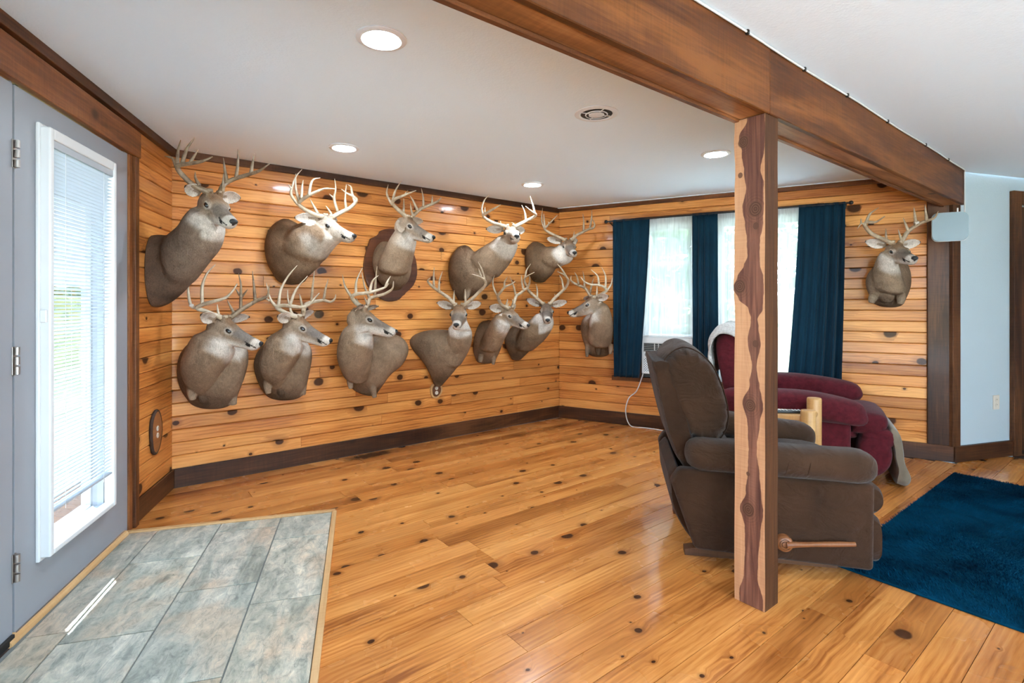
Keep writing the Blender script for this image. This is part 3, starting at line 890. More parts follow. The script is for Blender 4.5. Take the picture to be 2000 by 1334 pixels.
for i in range(NS + 1):
    z = 0.001 + 2.003 * i / NS
    dx = sum(a * math.exp(-((z - kz) / 0.05) ** 2) for kz, a in kn) + 0.0012 * math.sin(z * 9)
    rings.append([(-dx, 0.0, z), (PW + 0.0008 * math.sin(z * 13), 0.0, z), (PW + 0.0008 * math.sin(z * 13), PD, z), (-dx, PD, z)])
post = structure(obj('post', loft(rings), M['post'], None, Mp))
post['label'] = 'square cedar post with dark heartwood band'
bpy.data.objects[post.name].data.flip_normals() if False else None

# --- recessed ceiling lamps and the round vent
def ceil_pt(px, py):
    r = ray(px, py); k = (CEIL - H) / r[2]
    return EYE + r * k
lamp_spots = [(ceil_pt(745, 75), 'large recessed ceiling lamp nearest the camera, above the slate entry'),
              (ceil_pt(672, 288), 'recessed ceiling lamp above the second deer head of the upper row'),
              (ceil_pt(1040, 360), 'recessed ceiling lamp over the far corner of the room'),
              (ceil_pt(1398, 300), 'recessed ceiling lamp just left of the timber post'),
              (np.array([2.6, 1.5, CEIL]), 'unseen recessed fill lamp added over the blue rug'),  # from here on: lamps out of view, added to brighten the room
              (np.array([0.9, -0.3, CEIL]), 'unseen recessed fill lamp added behind the camera'),
              (np.array([3.2, -0.6, CEIL]), 'unseen recessed fill lamp added in the far part of the near room')]
ring_vf = lathe_open([(0.072, 0.0), (0.097, 0.0), (0.097, -0.004), (0.090, -0.008), (0.076, -0.010), (0.070, -0.006)], 40)
lens_vf = cyl(0.071, 0.071, -0.007, -0.001, 40)
ring_me = raw_mesh('lamp_ring', *ring_vf); ring_me.materials.append(M['white_plastic']); set_smooth(ring_me, 0.6)
lens_me = raw_mesh('lamp_lens', *lens_vf); lens_me.materials.append(M['lamp_lens'])
for p, lab in lamp_spots:
    Mx = Matrix.Translation(Vector(p))
    root = tag(empty('ceiling_lamp', M=Mx), lab, 'lamp', 'recessed ceiling lamps')
    obj('trim_ring', ring_me, None, root, Mx)
    obj('lens', lens_me, None, root, Mx)
pv = ceil_pt(1165, 222)
Mx = Matrix.Translation(Vector(pv))
vent = tag(empty('ceiling_vent', M=Mx), 'round white ceiling air vent between the lamps', 'vent')
obj('flange', lathe_open([(0.088, 0.0), (0.118, 0.0), (0.118, -0.003), (0.106, -0.007), (0.092, -0.008), (0.086, -0.004)], 48), M['white_plastic'], vent, Mx, smooth=0.6)
obj('throat', cyl(0.089, 0.089, -0.0025, -0.0005, 40), M['dark_plastic'], vent, Mx)  # flat dark disc in place of the vent's shaded depth
obj('deflector_ring', lathe_open([(0.056, -0.006), (0.062, -0.006), (0.060, -0.009), (0.055, -0.009)], 40), M['white_plastic'], vent, Mx, smooth=0.6)
obj('centre_cap', cyl(0, 0, 0, 0, 32, [(0.042, -0.006), (0.042, -0.009), (0.030, -0.012), (0.006, -0.013)]), M['white_plastic'], vent, Mx, smooth=0.6)
for a in (0.3, 1.87):
    v, f = rbox(-0.088, 0.088, -0.003, 0.003, -0.007, -0.003, 0.001, 1)
    obj('cross_bar', xf((v, f), Matrix.Rotation(a, 4, 'Z')), M['white_plastic'], vent, Mx)

# --- doors in the left wall: grey leaf with an enclosed blind, and its fixed partner
def door_leaf(name, s0, s1, hole, label):
    ps = []
    z0, z1 = 0.012, 2.045
    if hole:
        h0, h1, hz0, hz1 = hole
        ps = [(s0, h0, z0, z1, -0.045, 0.0), (h1, s1, z0, z1, -0.045, 0.0), (h0, h1, z0, hz0, -0.045, 0.0), (h0, h1, hz1, z1, -0.045, 0.0)]
    else:
        ps = [(s0, s1, z0, z1, -0.045, 0.0)]
    d = structure(wobj(name, 'left', ps, M['door_grey'], bev=0.0))
    d['label'] = label
    return d
US0, US1, UZ0, UZ1 = 0.941, 1.507, 0.237, 1.94
d1 = door_leaf('door_1', 0.735, 1.642, (US0 + 0.03, US1 - 0.03, UZ0 + 0.015, UZ1 - 0.04), 'grey door with a tall window and enclosed blind')
d2 = door_leaf('door_2', 1.654, 2.56, None, 'grey door leaf at the picture edge')
structure(wobj('trim_14', 'left', [(0.692, 0.733, 0.0, 2.055, -0.12, -0.006), (1.6425, 1.6535, 0.0, 2.055, -0.12, -0.008)], M['door_grey']))
wobj('bottom_seal', 'left', [(0.74, 1.64, 0.012, 0.03, 0.0, 0.006)], M['steel'], d1)
wobj('weather_strip', 'left', [(1.66, 2.55, 0.004, 0.035, 0.0, 0.012)], M['rubber'], d2, bev=0.003)
fw = 0.028
unit_fr = wobj('blind_frame', 'left', [(US0, US0 + fw, UZ0, UZ1, 0.0, 0.045), (US1 - fw, US1, UZ0, UZ1, 0.0, 0.045), (US0 + fw, US1 - fw, UZ0, UZ0 + 0.024, 0.0, 0.045), (US0 + fw, US1 - fw, UZ1 - 0.045, UZ1, 0.0, 0.045)], M['frame_white'], d1, bev=0.006)
wobj('frame_step', 'left', [(US0 - 0.012, US0, UZ0 - 0.012, UZ1 + 0.012, 0.0, 0.014), (US1, US1 + 0.012, UZ0 - 0.012, UZ1 + 0.012, 0.0, 0.014), (US0, US1, UZ0 - 0.012, UZ0, 0.0, 0.014), (US0, US1, UZ1, UZ1 + 0.012, 0.0, 0.014)], M['frame_white'], unit_fr, bev=0.004)
wobj('blind_slider', 'left', [(US1 + 0.001, US1 + 0.012, 1.165, 1.215, 0.014, 0.036)], M['white_plastic'], unit_fr, bev=0.003)
wobj('glass_pane', 'left', [(US0 + fw, US1 - fw, UZ0 + 0.015, UZ1 - 0.04, -0.03, -0.026)], M['glass'], d1)
blind = wobj('blind_rail', 'left', [(US0 + fw + 0.002, US1 - fw - 0.002, UZ1 - 0.075, UZ1 - 0.046, 0.012, 0.04)], M['slat'], d1)
z = UZ1 - 0.082; zi = 0
pitch_s = 0.0163
sgn = 1
while z > 0.412:
    stacked = z > UZ1 - 0.20
    ang = math.radians(14)
    w = 0.0125
    V = []
    for s in (US0 + fw + 0.004, US1 - fw - 0.004):
        for k in (-1, 0, 1):
            oo = 0.026 + k * w * math.cos(ang)
            zz = z + k * w * math.sin(ang) + (0.0012 if k == 0 else 0)
            V.append(wall_pt('left', s, zz, oo))
    V2 = [v - np.array([0, 0, 0.0006]) for v in V]
    F = [(0, 1, 4, 3), (1, 2, 5, 4), (6, 9, 10, 7), (7, 10, 11, 8), (0, 3, 9, 6), (2, 8, 11, 5), (0, 6, 7, 1), (1, 7, 8, 2), (3, 4, 10, 9), (4, 5, 11, 10)]
    obj('slat', (V + V2, F), M['slat'], blind, wall_mat('left', 1.2, z, 0.026), world=True)
    z -= pitch_s; zi += 1
wobj('bottom_bar', 'left', [(US0 + fw + 0.004, US1 - fw - 0.004, 0.402, 0.411, 0.012, 0.038)], M['slat'], blind, bev=0.002)
for s in (US0 + 0.12, US1 - 0.12):
    wobj('ladder_cord', 'left', [(s - 0.0008, s + 0.0008, 0.388, UZ1 - 0.07, 0.0385, 0.0395)], M['cable_white'], blind)
for hz in (1.79, 1.03, 0.269):
    s = 1.648
    h = wobj('hinge', 'left', [(s - 0.012, s + 0.012, hz - 0.052, hz + 0.052, 0.0, 0.004)], M['steel'], d1, bev=0.001)
    for k in range(3):
        vv, ff = cyl(0.0085, 0.0085, -0.014, 0.014, 12)
        c = wall_pt('left', s, hz + (k - 1) * 0.036, 0.012)
        obj('knuckle', ([np.array(q) + c for q in vv], ff), M['steel'], h, Matrix.Translation(Vector(c)), smooth=0.6, world=True)

# --- windows of the right wall
def window(name, W, lift, label):
    s0, s1, z0, z1 = W
    f = 0.035
    w = structure(empty(name, M=wall_mat('right', (s0 + s1) / 2, z0, -0.08)))
    w['label'] = label
    fr = wobj('frame', 'right', [(s0, s0 + f, z0, z1, -0.14, -0.05), (s1 - f, s1, z0, z1, -0.14, -0.05), (s0 + f, s1 - f, z1 - f, z1, -0.14, -0.05), (s0 + f, s1 - f, z0, z0 + f, -0.14, -0.05)], M['frame_white'], w)
    mid = (z0 + z1) / 2
    def sash(nm, a, b, o):
        r = 0.032
        sa = wobj(nm, 'right', [(s0 + f, s0 + f + r, a, b, o - 0.015, o + 0.015), (s1 - f - r, s1 - f, a, b, o - 0.015, o + 0.015), (s0 + f + r, s1 - f - r, b - r, b, o - 0.015, o + 0.015), (s0 + f + r, s1 - f - r, a, a + r, o - 0.015, o + 0.015)], M['frame_white'], w)
        wobj('pane', 'right', [(s0 + f + r, s1 - f - r, a + r, b - r, o - 0.003, o + 0.003)], M['glass'], sa)
    sash('sash', mid - 0.016, z1 - f, -0.115)
    sash('sash', z0 + f + lift, mid + 0.016 + lift, -0.08)
    return w
window('window_1', W1, 0.37, 'double hung window with the air conditioner')
window('window_2', W2, 0.0, 'double hung window behind the post')
e = 0.05
structure(wobj('trim_15', 'right', [(0.84, 2.48, 2.04, 2.105, FIN, 0.012)], M['dark_timber'], bev=0.003))
structure(wobj('trim_16', 'right', [(0.60, 2.52, 0.455, 0.50, FIN, 0.02)], M['dark_timber'], bev=0.003))
structure(wobj('trim_17', 'right', [(0.84, 0.90, 0.50, 2.04, FIN - 0.02, 0.008), (1.43, 1.60, 0.50, 2.04, FIN - 0.02, 0.008), (2.42, 2.48, 0.50, 2.04, FIN - 0.02, 0.008)], M['dark_timber'], bev=0.003))

# --- outside: ground, wooded ridge, porch, trees
def hgt(x, y):
    d = math.hypot(x, y - 2)
    base = -0.95 if d < 14 else -0.95 - 4.0 * min(1, (d - 14) / 25.0)
    if d > 45: base += 7.2 * min(1.0, (d - 45) / 50.0) ** 1.3
    return base + (0.3 * math.sin(x * 0.21) * math.cos(y * 0.17) if d > 20 else 0)
def gpt(u, v):
    a = 2 * math.pi * u; rr = 6.5 + 118.0 * v ** 1.6
    x, y = 1.0 + rr * math.cos(a), 2.0 + rr * math.sin(a)
    return (x, y, hgt(x, y))
ground = structure(obj('ground', grid(gpt, 96, 40), M['lawn'], smooth=True)); ground['label'] = 'lawn falling away outside'
rr = random.Random(9)
def ridge(u, v):
    a = math.radians(95 + 75 * u)
    rad = 100 + 30 * v
    n = 0.55 * math.sin(u * 90) + 0.5 * math.sin(u * 211 + 1) + rr.uniform(-0.35, 0.35)
    z = -4.0 + 8.2 * math.sin(min(1, v * 1.6) * math.pi / 2) + n * min(1, v * 3)
    return (1.0 + rad * math.cos(a), 2.0 + rad * math.sin(a), z)
hill = obj('forest', solid_grid(ridge, lambda u, v: tuple(np.array(ridge(u, v)) - np.array([0, 0, 4.0])), 160, 14), M['hill'], smooth=True)
tag(hill, 'dark green wooded ridge far beyond the door glass', 'forest', kind='stuff')
deck = structure(obj('porch_floor', xf(box(-1.9, 1.9, -3.2, -0.25, -0.12, -0.02), Matrix.Identity(4)), M['deck'], None,
    Matrix(((DL[0], NL[0], 0, A[0] + DL[0] * 1.3), (DL[1], NL[1], 0, A[1] + DL[1] * 1.3), (0, 0, 1, 0), (0, 0, 0, 1)))))
structure(obj('bounce_ground', prism([(-5.0, -11.0), (17.0, -11.0), (17.0, 6.0), (6.7, 6.0), (4.9, -2.55), (-1.0, -1.95), (-5.0, -1.5)], -0.30, -0.12), M['bounce_ground']))['label'] = 'pale unseen slab added to bounce sunlight indoors'  # reflector slab added outside the rear openings to brighten the ceiling
structure(wobj('porch_roof', 'left', [(-3.4, -0.42, 2.30, 2.42, -1.75, -0.26)], M['exterior_brown']))['label'] = 'dark underside of the porch roof'
pp = tag(empty('porch_post', at(186, 600, 5.0) * np.array([1, 1, 0])), 'dark brown porch post seen through the door glass', 'post')
c = at(186, 600, 5.0)
obj('shaft', rbox(c[0] - 0.055, c[0] + 0.055, c[1] - 0.055, c[1] + 0.055, -0.9, 2.7, 0.006, 1), M['exterior_brown'], pp, world=True)
obj('base_block', rbox(c[0] - 0.08, c[0] + 0.08, c[1] - 0.08, c[1] + 0.08, -0.9, -0.6, 0.006, 1), M['exterior_brown'], pp, world=True)
c = at(211, 600, 5.35)
sd = tag(empty('porch_corner', (c[0], c[1], 0)), 'pale grey porch corner board beside the dark post', 'post')
obj('corner_board', rbox(c[0] - 0.06, c[0] + 0.07, c[1] - 0.03, c[1] + 0.03, -0.9, 2.7, 0.005, 1), M['grey_wall'], sd, world=True)
obj('inner_board', rbox(c[0] - 0.02, c[0] + 0.02, c[1] - 0.045, c[1] - 0.031, -0.9, 2.7, 0.003, 1), M['frame_white'], sd, world=True)
def tree(x, y, h, rad, seed, label):
    g = np.random.RandomState(seed)
    z0 = -1.0
    t = tag(empty('garden_tree', (x, y, z0)), label, 'tree', 'trees outside the window')
    obj('trunk', tube([(x, y, z0 - 0.1), (x + 0.1, y, z0 + h * 0.35), (x - 0.05, y + 0.1, z0 + h * 0.8)], [0.14, 0.1, 0.04], 8), M['trunk'], t, Matrix.Translation((x, y, z0)), world=True)
    n = 2600
    d = g.normal(size=(n, 3)); d /= np.linalg.norm(d, axis=1)[:, None]
    rr_ = rad * g.uniform(0.25, 1.0, n) ** 0.5
    cen = np.array([x, y, z0 + h * 0.62]) + d * rr_[:, None] * np.array([1, 1, 0.95 * h / (2.2 * rad)])
    u = g.normal(size=(n, 3)); u /= np.linalg.norm(u, axis=1)[:, None]
    w = np.cross(u, g.normal(size=(n, 3))); w /= np.linalg.norm(w, axis=1)[:, None]
    L = g.uniform(0.07, 0.15, n)[:, None]
    V = np.stack([cen - u * L, cen + w * L * 0.5, cen + u * L, cen - w * L * 0.5], 1).reshape(-1, 3)
    F = np.arange(4 * n).reshape(-1, 4)
    me = bpy.data.meshes.new('crown')
    me.from_pydata((V - np.array([x, y, z0])).tolist(), [], F.tolist())
    me.materials.append(M['leaf'])
    o = bpy.data.objects.new('crown', me); link(o, t, Matrix.Translation((x, y, z0)))
for i, (s, dist, h, rad, lab) in enumerate([(0.15, 3.9, 4.4, 1.3, 'leafy green tree behind the air conditioner window'), (-2.6, 6.0, 4.6, 1.35, 'leafy green tree deeper in the garden behind the air conditioner'), (5.2, 4.0, 4.6, 1.5, 'leafy green tree farther along outside the wall'), (0.6, 8.2, 6.0, 2.2, 'tall leafy green tree farther out in the garden')]):
    q = wall_pt('right', s, 0, -dist)
    tree(q[0], q[1], h, rad, 50 + i, lab)

# ================================================================ MOUNTED DEER
def n3(w): return np.array([WALLS[w][2][0], WALLS[w][2][1], 0.0])
def nrm(v): return v / (np.linalg.norm(v) + 1e-12)
HEAD = [  # along the head from poll (0) to nose (1): heights above / below the line, half width
    (-0.20, -0.14, -0.40, 0.11), (-0.12, -0.06, -0.52, 0.165), (0.0, 0.0, -0.58, 0.21), (0.14, 0.02, -0.57, 0.235), (0.28, 0.01, -0.52, 0.24), (0.36, -0.005, -0.475, 0.215),
    (0.48, -0.005, -0.435, 0.18), (0.60, 0.005, -0.37, 0.152), (0.72, 0.015, -0.32, 0.138), (0.84, 0.035, -0.27, 0.134), (0.92, 0.042, -0.235, 0.124), (0.975, 0.03, -0.17, 0.096), (1.0, 0.0, -0.09, 0.05)]

def ring(c, U, V, n=28, p=2.0):
    out = []
    for i in range(n):
        a = 2 * math.pi * i / n
        ca, sa = math.cos(a), math.sin(a)
        x = math.copysign(abs(ca) ** (2 / p), ca); y = math.copysign(abs(sa) ** (2 / p), sa)
        out.append(c + U * x + V * y)
    return out
def loft_px(sts, depth_of, kd=0.95):
    """sts: (x1, y1, x2, y2, out) silhouettes of the body in the measuring frame"""
    cs, hw, ws = [], [], []
    for x1, y1, x2, y2, d in sts:
        mx, my = (x1 + x2) / 2, (y1 + y2) / 2
        c = depth_of(mx, my, d)
        a, b = at(x1, y1, c[1]), at(x2, y2, c[1])
        cs.append(c); hw.append(np.linalg.norm(b - a) / 2); ws.append(nrm(b - a))
    # resample smoothly
    m = len(cs)
    cc = crom(cs, 4); ww = crom(ws, 4); hh = crom([np.array([h]) for h in hw], 4)
    rings_ = []
    for i in range(len(cc)):
        T = nrm(cc[min(i + 1, len(cc) - 1)] - cc[max(i - 1, 0)])
        W = nrm(ww[i]); D = nrm(np.cross(T, W)); h = float(hh[i][0])
        rings_.append(ring(cc[i], W * h, D * h * kd, 28, 2.15))
    # round the ends
    def cap(r_, c, T, h):
        out = []
        for k, s in ((0.35, 0.93), (0.6, 0.75), (0.78, 0.45)):
            out.append([c + (np.array(p) - c) * s + T * h * k * 0.55 for p in r_])
        return out
    T0 = nrm(cc[0] - cc[1]); T1 = nrm(cc[-1] - cc[-2])
    start = cap(rings_[0], cc[0], T0, float(hh[0][0]))[::-1]
    end = [[c_ + (np.array(p_) - c_) * s_ + T1 * float(hh[-1][0]) * k_ for p_ in rings_[-1]] for c_, s_, k_ in ((cc[-1], 0.88, 0.10), (cc[-1], 0.6, 0.2))]
    return loft(start + rings_ + end)

def ear_vf(base, tip, nrmv, width):
    e = tip - base; L = np.linalg.norm(e); e = e / L
    nv = nrm(nrmv - e * np.dot(nrmv, e)); w = np.cross(e, nv)
    prof = [(0.0, 0.40), (0.10, 0.60), (0.25, 0.90), (0.42, 1.0), (0.6, 0.95), (0.78, 0.72), (0.9, 0.42), (0.98, 0.12)]
    rings_ = []
    th = 0.0065
    for t, ww in prof:
        c = base + e * L * t
        hw = width * ww
        outer, inner = [], []
        for k in np.linspace(-1, 1, 9):
            cup = -0.45 * hw * (1 - k * k)
            outer.append(c + w * hw * k + nv * (cup - th * (1 - 0.6 * abs(k))))
            inner.append(c + w * hw * k * 0.96 + nv * (cup + th * (1 - 0.6 * abs(k))))
        rings_.append(outer + inner[::-1])
    return loft(rings_)

def lerp3(a, b, t): return np.array(a)[None, :] * (1 - t[:, None]) + np.array(b)[None, :] * t[:, None]
def sstep(x, a, b):
    t = np.clip((x - a) / (b - a), 0, 1)
    return t * t * (3 - 2 * t)

def skin(vf, voxel, it, as_mesh=False):
    """one closed skin over overlapping solids"""
    me0 = raw_mesh('deer_tmp', *vf)
    tmp = bpy.data.objects.new('deer_tmp', me0); COL.objects.link(tmp)
    md = tmp.modifiers.new('r', 'REMESH'); md.mode = 'VOXEL'; md.voxel_size = voxel; md.use_smooth_shade = True
    ms = tmp.modifiers.new('s', 'SMOOTH'); ms.factor = 0.5; ms.iterations = it
    dg = bpy.context.evaluated_depsgraph_get()
    me = bpy.data.meshes.new_from_object(tmp.evaluated_get(dg))
    bpy.data.objects.remove(tmp); bpy.data.meshes.remove(me0)
    if as_mesh: return me
    co = np.empty(len(me.vertices) * 3); me.vertices.foreach_get('co', co)
    out = (co.reshape(-1, 3).tolist(), [tuple(f.vertices) for f in me.polygons])
    bpy.data.meshes.remove(me)
    return out

def make_deer(S):
    F0 = S['f']
    def px(q, f=None):
        ox, oy, s = f or F0
        return (ox + q[0] / s, oy + q[1] / s)
    wall = S['wall']
    if S.get('Y'):
        depth_of = lambda mx, my, d: at(mx, my, d)
    else:
        depth_of = lambda mx, my, d: on_wall(mx, my, wall, d + FIN)
    hf = S.get('hf')
    P = depth_of(*px(S['poll'], hf), S['hout'])
    N0 = px(S['nose'], S.get('nf', hf))
    Lh = S.get('len', 0.285)
    r = nrm(ray(*N0)); oc = EYE - P
    b = np.dot(r, oc); disc = b * b - (np.dot(oc, oc) - Lh * Lh)
    if disc < 0:
        k = -b; N = EYE + r * k
        Lh = float(np.linalg.norm(N - P))
    else:
        N = EYE + r * (-b - math.sqrt(disc))
    Fv = nrm(N - P)
    up = np.array([0, 0, 1.0]) + np.array(S.get('tilt', (0, 0, 0)))
    Uv = nrm(up - Fv * np.dot(up, Fv)); Lv = np.cross(Uv, Fv)
    # Lv points to the side of the head whose ear and antler are listed first
    sdn = S.get('side', 'near')
    tow = float(np.dot(Lv, EYE - P))
    if (sdn == 'left' and Lv[0] > 0) or (sdn == 'near' and tow < 0) or (sdn == 'far' and tow > 0): Lv = -Lv
    def hp(z, l, u): return P + (Fv * z + Lv * l + Uv * u) * Lh
    # --- body, neck, head, ears, leg stubs in one skin
    parts = []
    def conv(st):
        a = px(st[0:2]); b_ = px(st[2:4])
        return (*a, *b_, st[4])
    for key, kd in (('body', S.get('kb', 0.62)), ('neck', S.get('kn', 1.0))):
        if S.get(key):
            parts.append(loft_px([conv(s) for s in S[key]], depth_of, kd))
    nlast = S['neck'][-1]
    a = px(nlast[0:2]); b_ = px(nlast[2:4])
    cN = depth_of((a[0] + b_[0]) / 2, (a[1] + b_[1]) / 2, nlast[4])
    # bridge from the neck into the back of the skull
    hb = hp(0.02, 0, -0.28)
    rN = np.linalg.norm(at(*a, cN[1]) - at(*b_, cN[1])) / 2
    T = nrm(hb - cN); s1 = nrm(np.cross(T, Uv) + 1e-6); s2 = np.cross(T, s1)
    parts.append(loft([ring(cN + (hb - cN) * t, s1 * (rN * 0.92 * (1 - t) ** 1.3 + 0.17 * Lh * t), s2 * (rN * 0.92 * (1 - t) ** 1.3 + 0.22 * Lh * t), 24) for t in np.linspace(0, 1.0, 7)]))
    parts = [skin(join(*parts), 0.010, 9)]
    hr = []
    for z, yt, yb, hw in HEAD:
        c = hp(z, 0, (yt + yb) / 2)
        hr.append(ring(c, Lv * hw * Lh, Uv * (yt - yb) / 2 * Lh, 28, 2.2 if z < 0.5 else 2.5))
    parts.append(loft(hr))
    for sd in (1, -1):                            # brow and orbit
        parts.append(ellipsoid(hp(0.27, sd * 0.185, -0.115), Fv * 0.12 * Lh, Lv * 0.058 * Lh, Uv * 0.08 * Lh, 16, 10))
        parts.append(tube([hp(0.05, sd * 0.10, -0.06), hp(-0.02, sd * 0.115, 0.05)], [0.085 * Lh, 0.07 * Lh], 10, 3))
    ears = []
    for sd, tip in S['ears']:
        base = hp(-0.07, sd * 0.185, -0.13)
        tp = px(tip, S.get('ef', hf))
        Yt = (base + Lv * sd * 0.13 - Fv * 0.02)[1]
        T3 = at(*tp, Yt)
        e = T3 - base
        if np.linalg.norm(e) < 0.09: T3 = base + e / np.linalg.norm(e) * 0.09
        if np.linalg.norm(e) > 0.17: T3 = base + e / np.linalg.norm(e) * 0.17
        nv = nrm(Fv * 0.75 + Lv * sd * 0.5 + nrm(EYE - base) * 0.5 + np.array([0, 0, 0.1]))
        parts.append(ear_vf(base, T3, nv, S.get('earw', 0.036) * 1.12))
        ears.append((base, T3, nv))
    legs_q = []
    for st in S.get('legs', []):
        q = [depth_of(*px(st[i]), st[2] + 0.035) for i in (0, 1)]
        q[1] = q[1] + (q[1] - q[0]) * 0.15
        legs_q.append((q[0], q[1], st[3]))
        parts.append(tube([q[0], (q[0] + q[1]) / 2, q[1]], [st[3] * 1.1, st[3] * 1.1, st[3] * 0.75], 12, 3))
    vf = join(*parts)
    me = skin(vf, 0.0048, 4, True)
    nV = len(me.vertices)
    co = np.empty(nV * 3); me.vertices.foreach_get('co', co); co = co.reshape(-1, 3)
    for w in S.get('clamp', [wall]):
        o_, d_, nn = WALLS[w]
        off = S.get('off', 0.0) if w == wall else 0.0
        dist = (co[:, 0] - o_[0]) * nn[0] + (co[:, 1] - o_[1]) * nn[1] - (FIN + 0.001 + off)
        m = dist < 0
        co[m, 0] -= dist[m] * nn[0]; co[m, 1] -= dist[m] * nn[1]
    # --- colours of the coat
    q = (co - P) / Lh
    z, l, u = q @ Fv, q @ Lv, q @ Uv
    al = np.abs(l)
    g = np.random.RandomState(int(P[0] * 1000) % 9999)
    coat = np.array(S.get('coat', (0.205, 0.150, 0.105))) * np.array((0.80, 0.72, 0.66))
    pale = np.array(S.get('pale', (0.36, 0.29, 0.22))) * np.array((1.0, 0.93, 0.86))
    col = np.tile(np.array(coat), (nV, 1))
    # chest side paler; coat also darkened near the wall to shade the body
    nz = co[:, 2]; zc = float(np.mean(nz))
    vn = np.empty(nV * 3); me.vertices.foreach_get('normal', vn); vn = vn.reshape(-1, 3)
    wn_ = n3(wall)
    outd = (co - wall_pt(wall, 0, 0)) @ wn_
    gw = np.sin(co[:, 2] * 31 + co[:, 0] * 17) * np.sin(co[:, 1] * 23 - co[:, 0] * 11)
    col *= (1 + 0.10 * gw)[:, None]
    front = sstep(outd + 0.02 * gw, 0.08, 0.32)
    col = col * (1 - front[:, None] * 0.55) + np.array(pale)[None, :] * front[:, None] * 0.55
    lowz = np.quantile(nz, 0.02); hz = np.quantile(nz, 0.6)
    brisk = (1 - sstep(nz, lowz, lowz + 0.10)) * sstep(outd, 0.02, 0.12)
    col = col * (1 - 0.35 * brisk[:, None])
    for li, (l0, l1, lr) in enumerate(legs_q):
        ax_ = l1 - l0; t_ = np.clip(((co - l0) @ ax_) / (ax_ @ ax_), 0, 1)
        d_ = np.linalg.norm(co - (l0 + t_[:, None] * ax_), axis=1)
        k = (1 - sstep(d_, lr * 0.9, lr * 1.5)) * sstep(t_, 0.0, 0.5) * 0.55
        col = col * (1 - k[:, None]) + np.array((0.40, 0.33, 0.25) if li < 2 else (0.07, 0.052, 0.038)) * k[:, None]
    head = sstep(z, -0.25, 0.1) * (1 - sstep(np.abs(u + 0.25), 0.36, 0.5)) * (1 - sstep(al, 0.26, 0.34))
    hc = np.array(S.get('face', (0.30, 0.235, 0.175)))
    col = col * (1 - head[:, None]) + hc * head[:, None]
    grey = head * sstep(z, 0.30, 0.45) * (1 - sstep(z, 0.74, 0.84)) * sstep(u, -0.26, -0.10)
    col = col * (1 - 0.6 * grey[:, None]) + np.array(S.get('bridge', (0.17, 0.16, 0.155))) * 0.6 * grey[:, None]
    fore = head * (1 - sstep(z, 0.20, 0.40)) * sstep(u, -0.12, -0.03) * (1 - sstep(al, 0.13, 0.2))
    fo = S.get('fore', (0.20, 0.115, 0.06))
    col = col * (1 - 0.75 * fore[:, None]) + np.array(fo) * 0.75 * fore[:, None]
    white = np.array(S.get('white', (0.62, 0.60, 0.56)))
    muz = head * sstep(z, 0.76, 0.84)
    chin = head * (1 - sstep(u, -0.40, -0.24)) * sstep(z, 0.15, 0.35)
    eyes_ = 1 - sstep(np.sqrt(((z - 0.30) / 1.25) ** 2 + ((u + 0.14) / 1.0) ** 2), 0.055, 0.10)
    eyer = eyes_ * (al > 0.1) * head
    n2_ = S['neck'][-3]; a2 = px(n2_[0:2]); b2 = px(n2_[2:4])
    c2_ = depth_of((a2[0] + b2[0]) / 2, (a2[1] + b2[1]) / 2, n2_[4])
    Tn = nrm(c2_ - hb); Vd = nrm(Fv - Tn * np.dot(Fv, Tn))
    ax_s = ((co - hb) @ Tn) / Lh
    vd = ((co - hb) @ Vd) / Lh
    thr = sstep(ax_s + 0.06 * gw, 0.10, 0.26) * (1 - sstep(ax_s + 0.10 * gw - 0.25 * vd, 0.34, 0.62)) * sstep(vd + 0.05 * gw, -0.08, 0.22) * (1 - sstep(np.linalg.norm(co - hb, axis=1) / Lh, 0.75, 1.0))
    wm = np.maximum.reduce([muz * 0.9, chin * 0.85, eyer * 0.6, thr * S.get('throat', 0.9)])
    col = col * (1 - wm[:, None]) + white * wm[:, None]
    mouth = (np.abs(u + 0.125 - (z - 0.8) * 0.08) < 0.013) & (z > 0.70) & (z < 0.97)
    lip = ((z - 0.80) ** 2 / 0.004 + (u + 0.16) ** 2 / 0.0007 < 1)
    col[mouth | lip] = (0.02, 0.017, 0.016)
    for base, tip, nv in ears:
        e = tip - base; L = np.linalg.norm(e); e = e / L; w = np.cross(e, nrm(nv - e * np.dot(nv, e)))
        rel = co - base
        t_ = rel @ e / L; ww = np.abs(rel @ w); dep = rel @ nrm(nv - e * np.dot(nv, e))
        m = (t_ > 0.12) & (t_ < 1.08) & (ww < 0.05) & (np.abs(dep) < 0.045) & ~((z > 0.0) & (al < 0.34))
        inner = m & (vn @ nrm(nv - e * np.dot(nv, e)) > -0.05)
        back = m & ~inner
        col[back] = np.array(coat) * 1.05
        ti = np.clip(ww[inner] / 0.036, 0, 1)
        col[inner] = lerp3(np.array((0.50, 0.455, 0.41)), (0.66, 0.63, 0.58), ti)
        deepm = inner & (t_ < 0.40) & (ww < 0.009)
        col[deepm] = (0.30, 0.24, 0.19)
        edge = m & (t_ > 0.93)
        col[edge] = (0.06, 0.045, 0.035)
    if S.get('face_white'):
        k = head * S['face_white']
        col = col * (1 - k[:, None]) + np.array((0.62, 0.57, 0.50)) * k[:, None]
        col[mouth | lip] = (0.02, 0.017, 0.016)
    if S.get('pale_neck'):
        k = S['pale_neck'] * (1 - sstep(np.linalg.norm((co - P) / Lh, axis=1), 0.6, 1.15)) * (1 - head)
        col = col * (1 - k[:, None]) + np.array((0.50, 0.42, 0.33)) * k[:, None]
    col *= (1 + 0.10 * g.normal(size=(nV, 1)).clip(-1.5, 1.5))
    col = np.clip(col * PIGMENT * 1.08, 0.003, 0.8)
    at_ = me.attributes.new('coat', 'FLOAT_COLOR', 'POINT')
